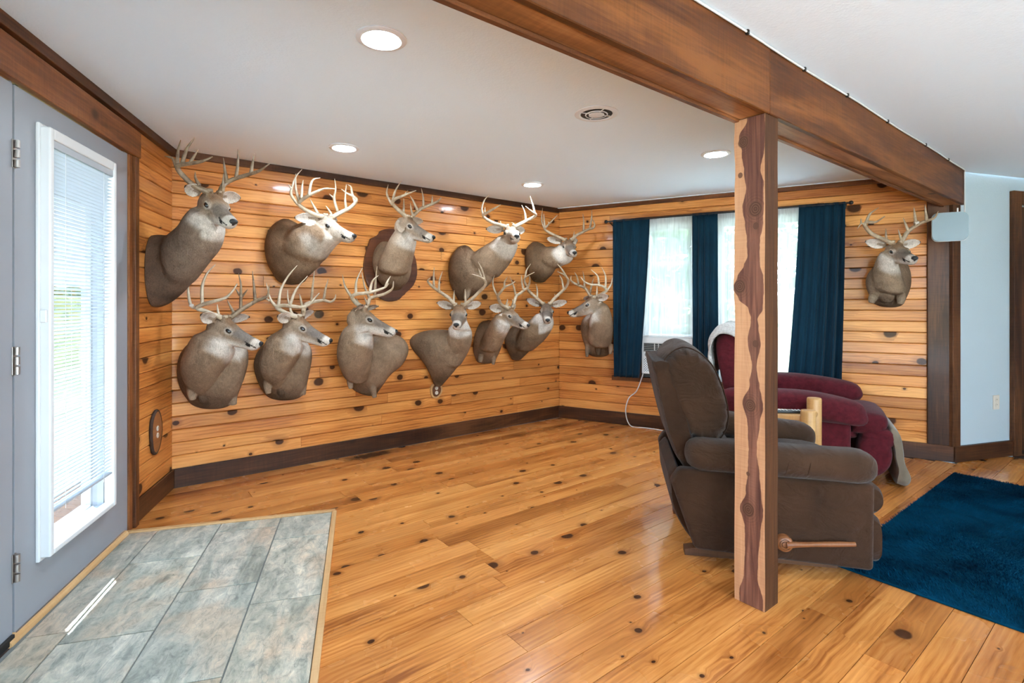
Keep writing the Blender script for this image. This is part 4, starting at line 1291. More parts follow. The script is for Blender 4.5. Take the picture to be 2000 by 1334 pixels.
    at_.data.foreach_set('color', np.concatenate([col, np.ones((nV, 1))], 1).astype(np.float32).ravel())
    # --- top-level object at the place where it hangs on the wall
    b0_ = px(S['body'][len(S['body']) // 2][0:2]); b1_ = px(S['body'][len(S['body']) // 2][2:4])
    bc = on_wall((b0_[0] + b1_[0]) / 2, (b0_[1] + b1_[1]) / 2, wall, FIN)
    Mr = Matrix.Translation(Vector(bc))
    co -= bc
    me.vertices.foreach_set('co', co.ravel()); me.update()
    me.materials.clear(); me.materials.append(M['fur'])
    set_smooth(me)
    root = bpy.data.objects.new('deer_mount', me); link(root, None, Mr)
    tag(root, S['label'], 'deer head', 'mounted deer heads')
    def part(name, vf, mat, smooth=True):
        return obj(name, vf, mat, root, Mr, smooth=smooth, world=True)
    for sd in (1, -1):
        part('eye', ellipsoid(hp(0.30, sd * 0.222, -0.135), Fv * 0.070 * Lh, Lv * 0.048 * Lh, Uv * 0.048 * Lh, 16, 10), M['eye'])
    nz_ = [ellipsoid(hp(0.965, 0, -0.005), Fv * 0.055 * Lh, Lv * 0.088 * Lh, Uv * 0.06 * Lh, 18, 12), ellipsoid(hp(0.975, 0, -0.055), Fv * 0.035 * Lh, Lv * 0.045 * Lh, Uv * 0.04 * Lh, 14, 10)]
    part('nose', join(*nz_), M['nose'])
    # --- antlers
    af = S.get('af', hf)
    for k, an in enumerate(S['antlers']):
        sd = 1 if k == 0 else -1
        bpts = [px(q_, af) for q_ in an['beam']]
        cum = [0.0]
        for i in range(1, len(bpts)): cum.append(cum[-1] + math.hypot(bpts[i][0] - bpts[i - 1][0], bpts[i][1] - bpts[i - 1][1]))
        W3 = []
        sp = S.get('spread', 1.0)
        for p_, c_ in zip(bpts, cum):
            s_ = c_ / cum[-1]
            lat = np.interp(s_, [0, 0.3, 0.6, 1], [0.032, 0.11, 0.155, 0.125]) * sp
            fwd = np.interp(s_, [0, 0.25, 0.5, 1], [0.0, -0.035, 0.01, 0.15])
            Yd = (P + Lv * sd * lat + Fv * fwd + Uv * 0.05)[1]
            W3.append(at(*p_, Yd))
        base = hp(0.03, sd * 0.11, 0.0)
        W3[0] = base
        sc_ = 1.0
        vfs = [tube(W3, [0.0175, 0.0148, 0.0135, 0.0118, 0.0088, 0.0032], 10, 6)]
        vfs.append(tube([hp(0.02, sd * 0.108, 0.03), hp(0.0, sd * 0.115, 0.075)], [0.0185, 0.0165], 10, 3))
        rb = random.Random(k + int(P[0] * 500))
        for tn in an['tines']:
            tp = [px(q_, af) for q_ in tn]
            d = [math.hypot(tp[0][0] - b_2[0], tp[0][1] - b_2[1]) for b_2 in bpts]
            j = int(np.argmin(d)); Yb = W3[j][1]
            # between the two nearest beam points
            Lt = math.hypot(tp[-1][0] - tp[0][0], tp[-1][1] - tp[0][1]) * Yb / FPX
            dv = (-Lv * sd * 0.18 + Fv * 0.12) * Lt
            pts3 = [at(*t_, Yb + dv[1] * (i / (len(tp) - 1))) for i, t_ in enumerate(tp)]
            r0 = min(0.0112, 0.0055 + Lt * 0.055)
            vfs.append(tube(pts3, [r0, r0 * 0.85, r0 * 0.55, 0.0018], 8, 5))
        mat = M[an.get('mat', S.get('antler', 'antler_pale'))]
        ao = part('antler', join(*vfs), mat)
        if an.get('tape'):
            q0, q1 = [px(q_, af) for q_ in an['tape']]
            Yb = W3[int(np.argmin([math.hypot(q0[0] - b_2[0], q0[1] - b_2[1]) for b_2 in bpts]))][1] - 0.0
            obj('tape', tube([at(*q0, Yb), at(*q1, Yb)], 0.0135, 10, 2), M['tape'], ao, Mr, smooth=True, world=True)
    if S.get('plaque'):
        pts_ = [on_wall(*px(q_), wall, FIN) for q_ in S['plaque']]
        Mw = wall_mat(wall, along(bc, wall), bc[2], FIN)
        Mi = Mw.inverted()
        loc = [Mi @ Vector(p_) for p_ in pts_]
        lc = crom([np.array((v.x, v.y)) for v in loc] + [np.array((loc[0].x, loc[0].y))], 3)[:-1]
        poly = [(float(v[0]), float(v[1])) for v in lc]
        ar = sum(poly[i][0] * poly[(i + 1) % len(poly)][1] - poly[(i + 1) % len(poly)][0] * poly[i][1] for i in range(len(poly)))
        if ar < 0: poly = poly[::-1]
        pl = obj('plaque', bevel_prism(poly, 0.001, 0.028, 0.008, 3), M['plaque_wood'], root, Mw)
        pl['label'] = 'dark walnut shield plaque'
    return root

CA = (250, 250, 3.606); CB = (330, 500, 4.446); CD = (640, 500, 4.447); CE = (900, 400, 4.169)
DEER = [
 dict(label='grey-brown buck head leaning out from the left wall corner, dark many-pointed antlers', wall='left', Y=True, f=CA, hf=(250, 260, 6.667), nf=(250, 260, 6.667),
  poll=(1120, 775), nose=(1385, 1165), hout=3.10, clamp=['left', 'back'], kb=0.62, kn=0.85, coat=(0.155, 0.122, 0.100), pale=(0.30, 0.255, 0.215),
  body=[(130, 790, 140, 1230, 3.20), (200, 752, 215, 1265, 3.20), (300, 752, 330, 1190, 3.18), (370, 705, 450, 1060, 3.15), (410, 650, 540, 960, 3.13)],
  neck=[(330, 740, 420, 1100, 3.16), (390, 680, 540, 960, 3.14), (430, 610, 620, 860, 3.12), (470, 555, 660, 740, 3.10)],
  ears=[(1, (735, 690)), (-1, (1480, 848))], earw=0.040, antler='antler_brown',
  antlers=[dict(beam=[(1010, 790), (870, 690), (720, 560), (645, 455), (690, 415), (880, 385), (1000, 355), (1100, 305)], tines=[[(930, 680), (880, 590), (875, 505)], [(640, 420), (650, 250), (685, 90)], [(705, 390), (770, 200), (870, 60)], [(810, 380), (860, 300), (915, 220)], [(630, 440), (590, 340), (530, 310), (475, 300)]]),
           dict(beam=[(1235, 790), (1235, 690), (1290, 640), (1400, 590), (1600, 530), (1720, 485), (1840, 400)], tines=[[(1235, 770), (1240, 640), (1245, 525)], [(1290, 640), (1260, 470), (1240, 320)], [(1405, 590), (1430, 400), (1430, 200)], [(1600, 530), (1620, 400), (1645, 270)]])]),
 dict(label='buck head with bleached white face and tangled cream antlers, upper row', wall='back', f=CA, hf=(500, 310, 8.895), poll=(1240, 1005), nose=(1600, 765), nf=CA, hout=0.34, coat=(0.20, 0.135, 0.085), face_white=0.5, throat=0.6,
  body=[(1040, 1040, 1260, 1060, .07), (985, 930, 1320, 1000, .11), (970, 820, 1360, 930, .12), (1000, 720, 1330, 830, .09), (1080, 650, 1260, 740, .05)],
  neck=[(1100, 800, 1380, 930, .18), (1180, 690, 1440, 850, .24), (1250, 660, 1480, 815, .29), (1300, 645, 1500, 795, .32)],
  ears=[(1, (590, 1020)), (-1, (1420, 1080))],
  antlers=[dict(beam=[(1140, 1020), (1050, 980), (880, 900), (770, 820), (745, 770), (820, 700), (950, 620), (1080, 560), (1200, 520), (1370, 525)], tines=[[(1080, 960), (1000, 820), (940, 705)], [(725, 790), (610, 620), (640, 450), (700, 300), (800, 185)], [(745, 720), (690, 500), (690, 260)], [(790, 690), (800, 500), (820, 370)], [(920, 620), (950, 450), (1000, 360), (1120, 330)], [(610, 520), (565, 440)]]),
           dict(beam=[(1330, 970), (1500, 920), (1620, 860), (1710, 780), (1745, 710), (1680, 650), (1580, 600), (1485, 530)], tines=[[(1320, 980), (1265, 890), (1215, 820)], [(1420, 930), (1360, 700), (1385, 520), (1365, 345)], [(1350, 680), (1270, 610)], [(1570, 880), (1550, 700), (1570, 440)], [(1725, 770), (1670, 600), (1650, 490), (1590, 445)]])]),
 dict(label='buck head with pale neck on a dark shield plaque, upper row', wall='back', f=(700, 340, 5.131), poll=(500, 435), nose=(762, 640), hout=0.36, pale_neck=0.75, coat=(0.22, 0.165, 0.115), off=0.028,
  body=[(260, 1120, 450, 1120, .10), (180, 1020, 500, 1070, .13), (140, 900, 530, 960, .14), (160, 770, 520, 860, .11), (220, 690, 430, 760, .07)],
  neck=[(200, 900, 520, 960, .2), (270, 740, 550, 830, .26), (320, 640, 570, 730, .31), (375, 560, 580, 670, .34)],
  ears=[(1, (425, 605)), (-1, (660, 478))], antler='antler_mid', plaque=[(112, 650), (60, 820), (46, 950), (80, 1110), (190, 1235), (300, 1278), (400, 1255), (440, 1205), (520, 1140), (568, 1050), (572, 930), (548, 820), (480, 690), (400, 590), (360, 558), (290, 550), (215, 570), (190, 610)],
  antlers=[dict(beam=[(430, 400), (390, 350), (340, 290), (370, 250), (430, 225), (500, 195), (580, 165)], tines=[[(340, 310), (285, 200), (300, 105)], [(345, 270), (370, 170), (430, 68)], [(450, 395), (455, 320), (455, 240)], [(460, 215), (495, 165)]]),
           dict(beam=[(560, 430), (575, 390), (640, 340), (740, 300), (800, 270), (830, 235)], tines=[[(595, 370), (550, 270), (515, 215)], [(550, 430), (530, 360), (520, 285)], [(650, 330), (650, 240), (630, 140)], [(738, 300), (740, 210)]])]),
 dict(side='left', label='buck head with long outstretched neck and white muzzle raised, upper row', wall='back', f=(860, 370, 6.065), poll=(830, 440), nose=(910, 556), hout=0.42, face_white=0.2,
  body=[(200, 1290, 340, 1290, .08), (120, 1130, 520, 1180, .11), (95, 970, 620, 1070, .13), (120, 810, 540, 970, .11), (200, 700, 430, 800, .07), (270, 665, 360, 700, .04)],
  neck=[(330, 800, 700, 1030, .18), (480, 690, 810, 900, .25), (600, 620, 885, 770, .32), (680, 560, 915, 680, .38)], legs=[((330, 1180), (300, 1285), 0.14, 0.030)],
  ears=[(1, (528, 470)), (-1, (1012, 488))],
  antlers=[dict(beam=[(750, 440), (640, 400), (545, 350), (510, 305), (580, 260), (650, 220), (715, 180)], tines=[[(510, 315), (490, 230), (520, 130), (575, 70)], [(525, 300), (530, 210)], [(720, 425), (710, 370)]]),
           dict(beam=[(905, 430), (1000, 380), (1090, 335), (1132, 298), (1080, 260), (1010, 200)], tines=[[(1122, 300), (1100, 200), (1065, 80)], [(1015, 375), (1000, 270), (965, 185)], [(885, 425), (845, 390)]])]),
 dict(side='left', label='buck head with white chin by the room corner, end of the upper row', wall='back', f=(1010, 400, 8.335), poll=(830, 570), nose=(940, 785), hout=0.36, len=0.27, clamp=['back', 'right'], coat=(0.165, 0.115, 0.07), throat=1.0,
  body=[(230, 1200, 480, 1220, .08), (150, 1060, 590, 1110, .11), (120, 880, 630, 1010, .12), (150, 710, 590, 860, .09), (240, 615, 450, 680, .05)],
  neck=[(330, 760, 700, 1010, .17), (480, 690, 790, 970, .24), (610, 690, 870, 940, .30), (690, 640, 920, 860, .34)],
  ears=[(1, (455, 540)), (-1, (975, 590))], antler='antler_mid',
  antlers=[dict(beam=[(730, 580), (640, 510), (520, 450), (450, 395), (475, 360), (540, 290), (655, 170)], tines=[[(450, 400), (400, 250), (415, 50)], [(455, 370), (440, 250), (435, 140)], [(520, 310), (505, 270)]]),
           dict(beam=[(925, 560), (960, 500), (1060, 450), (1160, 400), (1240, 375), (1262, 320), (1230, 240)], tines=[[(1180, 395), (1210, 230), (1215, 80)], [(1080, 440), (1085, 280), (1070, 140)], [(915, 560), (930, 430)]])]),
 dict(label='large grey-faced buck head looking right, first of the lower row, taped antler', wall='back', f=CB, hf=(350, 510, 8.894), poll=(810, 985), nose=(808, 770), nf=CB, hout=0.31, len=0.29, coat=(0.185, 0.14, 0.105),
  body=[(170, 1205, 585, 1235, .08), (108, 1100, 622, 1125, .11), (92, 980, 662, 980, .11), (120, 870, 680, 870, .09), (200, 800, 678, 800, .06), (320, 748, 640, 750, .035)],
  neck=[(190, 1130, 390, 1150, .15), (140, 1010, 440, 1040, .20), (135, 900, 505, 935, .24), (170, 800, 540, 860, .27), (200, 740, 538, 825, .285), (245, 675, 535, 775, .295)], legs=[((190, 1130), (205, 1235), 0.15, 0.026), ((545, 1150), (560, 1275), 0.15, 0.026), ((300, 1180), (300, 1260), 0.14, 0.03)],
  ears=[(1, (370, 930)), (-1, (1290, 965))], earw=0.04, bridge=(0.14, 0.15, 0.165),
  antlers=[dict(tape=[(215, 745), (205, 790)], beam=[(720, 1000), (600, 930), (450, 870), (310, 815), (400, 760), (600, 700), (800, 640), (920, 530), (1010, 390)], tines=[[(290, 815), (205, 770), (160, 560), (160, 300), (260, 50)], [(400, 760), (400, 450), (480, 220), (630, 60)], [(690, 960), (670, 850), (660, 750)]]),
           dict(mat='antler_brown', beam=[(960, 910), (1080, 840), (1220, 760), (1340, 690), (1480, 640), (1540, 590), (1560, 420)], tines=[[(1070, 840), (1070, 600), (1070, 400), (1030, 210)], [(1060, 600), (980, 480)], [(1090, 620), (1190, 490)], [(1320, 700), (1300, 450), (1270, 170)], [(950, 900), (890, 790), (835, 680)]])]),
 dict(label='buck head with white antlers looking right, second of the lower row', wall='back', f=CB, hf=(500, 510, 8.894), poll=(760, 965), nose=(1412, 742), nf=CB, hout=0.31, coat=(0.185, 0.14, 0.10), bridge=(0.14, 0.15, 0.165),
  body=[(825, 1150, 1190, 1165, .08), (772, 1050, 1203, 1075, .11), (747, 950, 1226, 950, .11), (775, 860, 1238, 860, .09), (850, 800, 1236, 800, .06), (950, 762, 1200, 765, .035)],
  neck=[(860, 1090, 1000, 1100, .15), (805, 980, 1050, 1000, .20), (800, 890, 1105, 915, .24), (830, 800, 1145, 845, .27), (850, 745, 1150, 820, .285), (890, 685, 1150, 775, .295)], legs=[((850, 1080), (862, 1180), 0.15, 0.024), ((1160, 1080), (1168, 1190), 0.15, 0.022), ((970, 1120), (975, 1195), 0.14, 0.025)],
  ears=[(1, (365, 960)), (-1, (1020, 875))], earw=0.04,
  antlers=[dict(beam=[(690, 1010), (560, 920), (420, 850), (365, 800), (480, 770), (640, 785), (800, 800), (930, 750), (1010, 660), (1100, 555)], tines=[[(360, 800), (250, 660), (180, 380)], [(240, 690), (135, 630)], [(390, 770), (430, 500), (560, 260), (715, 75)], [(590, 760), (700, 490), (895, 260)], [(690, 990), (610, 880), (555, 650), (550, 500)]]),
           dict(mat='antler_mid', beam=[(820, 900), (850, 780), (950, 720), (1080, 690), (1180, 680), (1290, 710), (1365, 660), (1385, 580)], tines=[[(960, 710), (985, 450), (1015, 170)], [(1175, 680), (1210, 480), (1255, 310)], [(815, 880), (780, 680), (755, 570)]])]),
 dict(label='buck head turned right with its shoulder cape spread wide, third of the lower row', wall='back', f=CD, hf=(650, 520, 9.53), poll=(580, 780), nose=(602, 662), nf=CD, hout=0.33, coat=(0.20, 0.150, 0.105),
  body=[(190, 1090, 440, 1180, .08), (115, 960, 540, 1040, .11), (90, 830, 650, 930, .10), (210, 770, 705, 800, .06), (400, 728, 640, 748, .03)],
  neck=[(140, 980, 350, 1060, .17), (95, 850, 375, 930, .23), (98, 750, 385, 830, .27), (120, 670, 390, 760, .30), (155, 615, 390, 715, .32)], legs=[((380, 1080), (405, 1210), 0.16, 0.024), ((190, 1060), (200, 1140), 0.14, 0.022)],
  ears=[(1, (560, 730)), (-1, (940, 730))],
  antlers=[dict(beam=[(490, 740), (410, 660), (360, 570), (430, 520), (560, 505), (700, 485), (850, 440), (980, 390), (1040, 320)], tines=[[(355, 580), (230, 380), (180, 160)], [(430, 520), (440, 280), (555, 20)], [(690, 480), (740, 280), (850, 170)], [(980, 390), (1020, 280), (1075, 185)], [(505, 740), (430, 590)]]),
           dict(mat='antler_mid', beam=[(660, 760), (660, 680), (690, 600), (800, 560), (950, 520), (1060, 460), (1115, 400), (1130, 280)], tines=[[(780, 560), (800, 250), (825, 0)], [(690, 600), (600, 400), (540, 110)], [(650, 720), (610, 630), (580, 560)]])]),
 dict(side='left', label='buck head facing the room whose cape narrows to a wall outlet, lower row', wall='back', f=CD, hf=(820, 500, 8.34), poll=(640, 800), nose=(590, 1130), hout=0.35, coat=(0.20, 0.155, 0.11), fore=(0.22, 0.12, 0.06),
  body=[(925, 1120, 1000, 1120, .05), (890, 1030, 1050, 1060, .09), (830, 920, 1125, 970, .12), (735, 815, 1190, 880, .11), (695, 755, 1220, 790, .08), (850, 700, 1160, 720, .05)],
  neck=[(960, 900, 1160, 940, .18), (1030, 790, 1220, 840, .24), (1045, 700, 1250, 750, .30), (1050, 620, 1255, 670, .33)],
  ears=[(1, (265, 760)), (-1, (1012, 765))], antler='antler_mid',
  antlers=[dict(beam=[(535, 800), (490, 700), (380, 620), (260, 540), (165, 460), (130, 405), (170, 355)], tines=[[(230, 520), (225, 320), (235, 180)], [(310, 580), (320, 400), (370, 250)], [(545, 780), (555, 650), (560, 560)]]),
           dict(beam=[(745, 800), (830, 720), (950, 600), (1050, 500), (1070, 420), (1000, 350), (850, 295)], tines=[[(1055, 400), (1010, 230), (945, 90)], [(1000, 350), (955, 200)], [(745, 780), (740, 640), (735, 540)]])]),
 dict(label='slender tan buck head with large pale ear looking right, lower row', wall='back', f=CE, hf=(940, 500, 11.117), poll=(620, 1130), nose=(555, 985), nf=CE, hout=0.36, len=0.265, coat=(0.21, 0.15, 0.10), pale=(0.42, 0.33, 0.24),
  body=[(120, 1255, 290, 1250, .07), (97, 1170, 325, 1180, .10), (112, 1060, 345, 1110, .10), (150, 970, 360, 1060, .07), (200, 950, 320, 990, .04)],
  neck=[(150, 1130, 330, 1150, .16), (200, 1030, 365, 1080, .24), (250, 940, 395, 1020, .31), (290, 890, 410, 985, .35)], legs=[((165, 1215), (160, 1275), 0.13, 0.024), ((272, 1215), (265, 1290), 0.13, 0.020)],
  ears=[(1, (165, 1100)), (-1, (760, 1090))], antler='antler_mid', earw=0.04,
  antlers=[dict(beam=[(530, 1170), (440, 1060), (375, 930), (365, 860), (440, 760), (520, 670), (640, 620), (740, 550)], tines=[[(365, 880), (270, 700), (255, 540), (285, 420)], [(500, 690), (510, 560), (570, 450)], [(520, 1120), (560, 1000), (570, 930)], [(545, 1110), (610, 1020)]]),
           dict(beam=[(720, 1080), (730, 950), (770, 860), (860, 800), (940, 730), (1010, 680), (1050, 560), (1050, 440)], tines=[[(750, 870), (700, 650), (620, 450)], [(915, 750), (880, 560), (870, 410)], [(705, 1060), (670, 930)]])]),
 dict(side='left', label='dark-faced buck head staring at the camera near the corner, lower row', wall='back', f=CE, hf=(1000, 500, 9.53), poll=(640, 890), nose=(665, 1200), hout=0.36, len=0.265, clamp=['back', 'right'], coat=(0.165, 0.122, 0.085), pale=(0.25, 0.19, 0.13), face=(0.20, 0.155, 0.12), fore=(0.13, 0.095, 0.07), bridge=(0.12, 0.11, 0.105),
  body=[(405, 1245, 500, 1250, .07), (370, 1170, 580, 1170, .10), (355, 1090, 640, 1120, .11), (400, 1015, 630, 1040, .07), (450, 985, 590, 990, .04)],
  neck=[(430, 1130, 610, 1160, .16), (480, 1010, 690, 1090, .24), (560, 940, 745, 1010, .31), (610, 890, 760, 960, .34)],
  ears=[(1, (258, 800)), (-1, (1048, 845))], antler='antler_mid',
  antlers=[dict(beam=[(540, 890), (440, 770), (340, 680), (290, 610), (245, 510), (230, 430), (300, 365), (415, 305)], tines=[[(240, 430), (270, 270), (350, 145)], [(470, 800), (470, 640), (445, 520)]]),
           dict(beam=[(745, 880), (820, 760), (930, 660), (1010, 570), (1048, 470), (1020, 400), (950, 340), (845, 290)], tines=[[(1010, 390), (930, 250), (845, 150)], [(960, 620), (930, 450), (880, 350)], [(810, 770), (790, 705)]])]),
 dict(side='far', label='buck head looking left beside the navy curtain, on the window wall', wall='right', f=CE, hf=(1090, 510, 10.26), poll=(680, 715), nose=(190, 1045), hout=0.30, len=0.27, coat=(0.215, 0.15, 0.10),
  body=[(1025, 1195, 1215, 1195, .07), (990, 1090, 1232, 1095, .09), (975, 1000, 1238, 1010, .09), (990, 935, 1228, 930, .06), (1030, 895, 1200, 895, .04)],
  neck=[(1030, 1100, 1230, 1100, .16), (1045, 1000, 1240, 1000, .22), (1050, 930, 1235, 930, .25), (1070, 885, 1215, 855, .28), (1100, 865, 1190, 810, .30)], legs=[((1030, 1130), (1028, 1225), 0.14, 0.020), ((1222, 1130), (1218, 1205), 0.13, 0.02), ((1120, 1150), (1120, 1215), 0.13, 0.028)],
  ears=[(1, (500, 760)), (-1, (1020, 700))], earw=0.038,
  antlers=[dict(mat='antler_mid', beam=[(630, 640), (560, 560), (430, 490), (320, 440), (252, 380), (265, 290)], tines=[[(415, 480), (380, 320), (330, 225)], [(535, 540), (520, 350), (495, 195)], [(640, 640), (680, 450), (720, 340)]]),
           dict(beam=[(720, 720), (800, 700), (900, 640), (968, 590), (920, 520), (800, 478), (650, 468), (520, 405), (455, 320)], tines=[[(820, 480), (790, 300), (660, 170)], [(950, 540), (950, 300), (870, 120)], [(968, 600), (1060, 470), (1090, 330)], [(770, 700), (780, 600), (780, 500)]])]),
 dict(label='lone tan buck head hanging right of the curtains', wall='right', f=(1640, 380, 5.558), poll=(610, 525), nose=(822, 695), hout=0.30, len=0.27, coat=(0.20, 0.155, 0.115), pale=(0.36, 0.30, 0.23),
  body=[(345, 1140, 690, 1150, .08), (303, 1000, 745, 1000, .11), (312, 880, 750, 880, .11), (360, 790, 720, 780, .08), (430, 745, 670, 740, .04)],
  neck=[(370, 1000, 690, 1000, .17), (380, 880, 650, 880, .22), (398, 780, 635, 790, .26), (420, 700, 630, 750, .29), (450, 640, 630, 710, .31)], legs=[((370, 1080), (347, 1165), 0.15, 0.028), ((668, 1070), (662, 1175), 0.15, 0.028), ((510, 1080), (510, 1160), 0.15, 0.045)],
  ears=[(1, (270, 505)), (-1, (892, 515))], antler='antler_mid', fore=(0.24, 0.15, 0.08),
  antlers=[dict(beam=[(510, 520), (440, 470), (340, 420), (275, 340), (290, 300), (340, 300), (400, 295), (490, 235)], tines=[[(285, 310), (330, 210), (425, 140)], [(280, 335), (235, 315), (190, 375)], [(235, 325), (230, 260)], [(505, 500), (500, 370)]]),
           dict(tape=[(815, 315), (850, 300)], beam=[(690, 500), (720, 430), (780, 370), (880, 310), (960, 280), (1030, 250), (1070, 180)], tines=[[(745, 400), (690, 255)], [(830, 335), (815, 220), (805, 140)], [(945, 285), (935, 200), (925, 105)], [(675, 510), (635, 380)]])]),
]
for S in DEER:
    make_deer(S)

# ================================================================ FURNITURE
def frame(o, f, z=0.0):
    """x forward, y to the left, z up"""
    l = np.array([-f[1], f[0]])
    return Matrix(((f[0], l[0], 0, o[0]), (f[1], l[1], 0, o[1]), (0, 0, 1, z), (0, 0, 0, 1)))
def puff(prof, y0, y1, n=14, p=3.0, smin=0.55, wr=0.0, seed=0, k=4):
    """cushion: closed profile in x-z swept across y, drawn in towards the ends; wr = depth of gathered wrinkles"""
    lp = crom([np.array(q) for q in prof] + [np.array(prof[0])], k)[:-1]
    c = np.mean(lp, axis=0)
    g = random.Random(seed)
    ph = [g.uniform(0, 6.28) for _ in range(6)]
    rings_ = []
    for i in range(n + 1):
        t = -1 + 2 * i / n
        te = math.copysign(1 - (1 - abs(t)) ** 1.35, t)
        s = smin + (1 - smin) * max(0.0, 1 - abs(te) ** p) ** (1 / p)
        y = (y0 + y1) / 2 + (y1 - y0) / 2 * te
        rr_ = []
        for j, q in enumerate(lp):
            a = 2 * math.pi * j / len(lp)
            w = wr * abs(te) ** 3 * (math.sin(a * 17 + ph[0]) + 0.6 * math.sin(a * 29 + ph[1])) * 0.5
            w += wr * 0.5 * math.sin(a * 5 + ph[2] + te * 3) * (1 - abs(te))
            d = q - c
            qq = c + d * (s + w)
            rr_.append((qq[0], y, qq[1]))
        rings_.append(rr_)
    return loft(rings_)
def roll(x0, x1, y, z, ry, rz, n=18, droop=0.0, p=2.6):
    """long upholstered arm roll along x with soft ends"""
    st = []
    L = x1 - x0
    for t in (0.0, 0.012, 0.035, 0.07, 0.12, 0.25, 0.4, 0.55, 0.7, 0.82, 0.89, 0.94, 0.97, 0.99, 1.0):
        e = min(1.0, math.sqrt(max(0.0, 1 - ((abs(t - 0.5) - 0.40) / 0.10) ** 2))) if abs(t - 0.5) > 0.40 else 1.0
        e = 0.25 + 0.75 * e
        c = np.array([x0 + L * t, y, z + droop * (1 - t)])
        b = 1.0 + 0.02 * math.sin(t * 23)
        st.append(ring(c, np.array([0, ry * e * b, 0]), np.array([0, 0, rz * e * b]), n, p))
    return loft(st)

# --- brown suede recliner seen from its side
FR = unit(v2(0.981, -0.194))
OR = v2(1.262, 2.790)
MR_ = frame(OR, FR)
rec = tag(empty('recliner', M=MR_), 'brown suede rocker recliner with wooden side lever, beside the timber post', 'recliner', 'recliners')
def rp_(name, vf, mat='suede', parent=None, smooth=0.9, label=None):
    o = obj(name, vf, M[mat], parent or rec, MR_, smooth=smooth)
    if label: o['label'] = label
    return o
for sy, nm in ((-1, 'near'), (1, 'far')):
    side = [(-0.33, 0.085), (0.425, 0.055), (0.43, 0.44 if sy < 0 else 0.40), (-0.40, 0.46), (-0.44, 0.40)]
    bm = bmesh.new()
    ya, yb = (sy * 0.335, sy * 0.415)
    bv0 = [bm.verts.new((x, ya, z)) for x, z in side]; bv1 = [bm.verts.new((x, yb, z)) for x, z in side]
    bm.faces.new(bv0); bm.faces.new(bv1[::-1])
    for i in range(len(side)): bm.faces.new((bv0[i], bv1[i], bv1[(i + 1) % len(side)], bv0[(i + 1) % len(side)]))
    bmesh.ops.recalc_face_normals(bm, faces=bm.faces)
    bmesh.ops.bevel(bm, geom=list(bm.edges), offset=0.022, segments=4, profile=0.5, affect='EDGES')
    rp_('side_panel', bm_vf(bm))
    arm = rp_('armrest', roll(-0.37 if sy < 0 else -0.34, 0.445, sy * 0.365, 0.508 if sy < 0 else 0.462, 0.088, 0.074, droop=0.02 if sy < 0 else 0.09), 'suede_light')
    if sy < 0:
        for xs in (-0.02, 0.05, 0.14):
            pts = [np.array([xs + 0.03 * t, -0.365 - 0.0885 * math.cos(t * 1.9 - 0.65), 0.508 + 0.0745 * math.sin(t * 1.9 - 0.65)]) for t in np.linspace(0, 1, 7)]
            rp_('crease', tube(pts, [0.0008, 0.0026, 0.0026, 0.0008], 6, 3), 'suede', arm)
rp_('seat_cushion', puff([(-0.28, 0.30), (0.36, 0.28), (0.45, 0.33), (0.45, 0.42), (0.36, 0.475), (0.0, 0.47), (-0.28, 0.44)], -0.30, 0.30, wr=0.01, seed=2))
rp_('footrest', puff([(0.40, 0.085), (0.465, 0.08), (0.475, 0.16), (0.472, 0.25), (0.455, 0.285), (0.40, 0.29)], -0.385, 0.385, p=6, smin=0.75))
rp_('footrest_pad', puff([(0.40, 0.285), (0.46, 0.285), (0.495, 0.33), (0.49, 0.385), (0.46, 0.42), (0.40, 0.42)], -0.36, 0.36, p=6, smin=0.7))
shell = [(-0.345, 0.40), (-0.29, 0.42), (-0.40, 0.90), (-0.45, 0.955), (-0.50, 0.955), (-0.515, 0.92), (-0.43, 0.55)]
rp_('back_shell', puff(shell, -0.315, 0.315, p=7, smin=0.8, k=5))
head_prof = [(-0.34, 0.56), (-0.435, 0.80), (-0.475, 0.93), (-0.445, 1.00), (-0.375, 1.04), (-0.30, 1.02), (-0.225, 0.95), (-0.175, 0.84), (-0.145, 0.72), (-0.15, 0.62), (-0.20, 0.545), (-0.27, 0.535)]
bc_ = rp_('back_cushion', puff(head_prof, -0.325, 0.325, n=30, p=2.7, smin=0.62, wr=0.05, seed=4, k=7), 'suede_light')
# piped seam following the side of the pillow
lp = crom([np.array(q) for q in head_prof] + [np.array(head_prof[0])], 4)
cc_ = np.mean(lp[:-1], axis=0)
seam = [np.array([*(cc_ + (q - cc_) * 0.925)]) for q in lp]
rp_('seam', tube([(q[0], -0.268, q[1]) for q in seam[4:-6]], 0.0035, 6, 2), 'suede', bc_)
rp_('lumbar_cushion', puff([(-0.33, 0.42), (-0.35, 0.55), (-0.25, 0.60), (-0.15, 0.565), (-0.115, 0.50), (-0.13, 0.44), (-0.22, 0.41)], -0.31, 0.31, n=24, p=3, smin=0.65, wr=0.05, seed=8, k=6))
bag = [(-0.44, 0.40), (-0.385, 0.42), (-0.31, 0.12), (-0.34, 0.10), (-0.42, 0.24)]
rp_('rear_skirt', puff(bag, -0.33, 0.33, p=6, smin=0.85), 'suede')
for sy in (-0.256, 0.256):
    ft = [(-0.36, 0.0), (0.325, 0.0), (0.325, 0.05), (0.05, 0.075), (-0.2, 0.062), (-0.36, 0.028)]
    V = [(x, sy - 0.03, z) for x, z in ft] + [(x, sy + 0.03, z) for x, z in ft]
    n_ = len(ft)
    F = [tuple(range(n_)), tuple(range(2 * n_ - 1, n_ - 1, -1))] + [(i, n_ + i, n_ + (i + 1) % n_, (i + 1) % n_) for i in range(n_)]
    rp_('wooden_foot', (V, F), 'foot_wood', smooth=None)
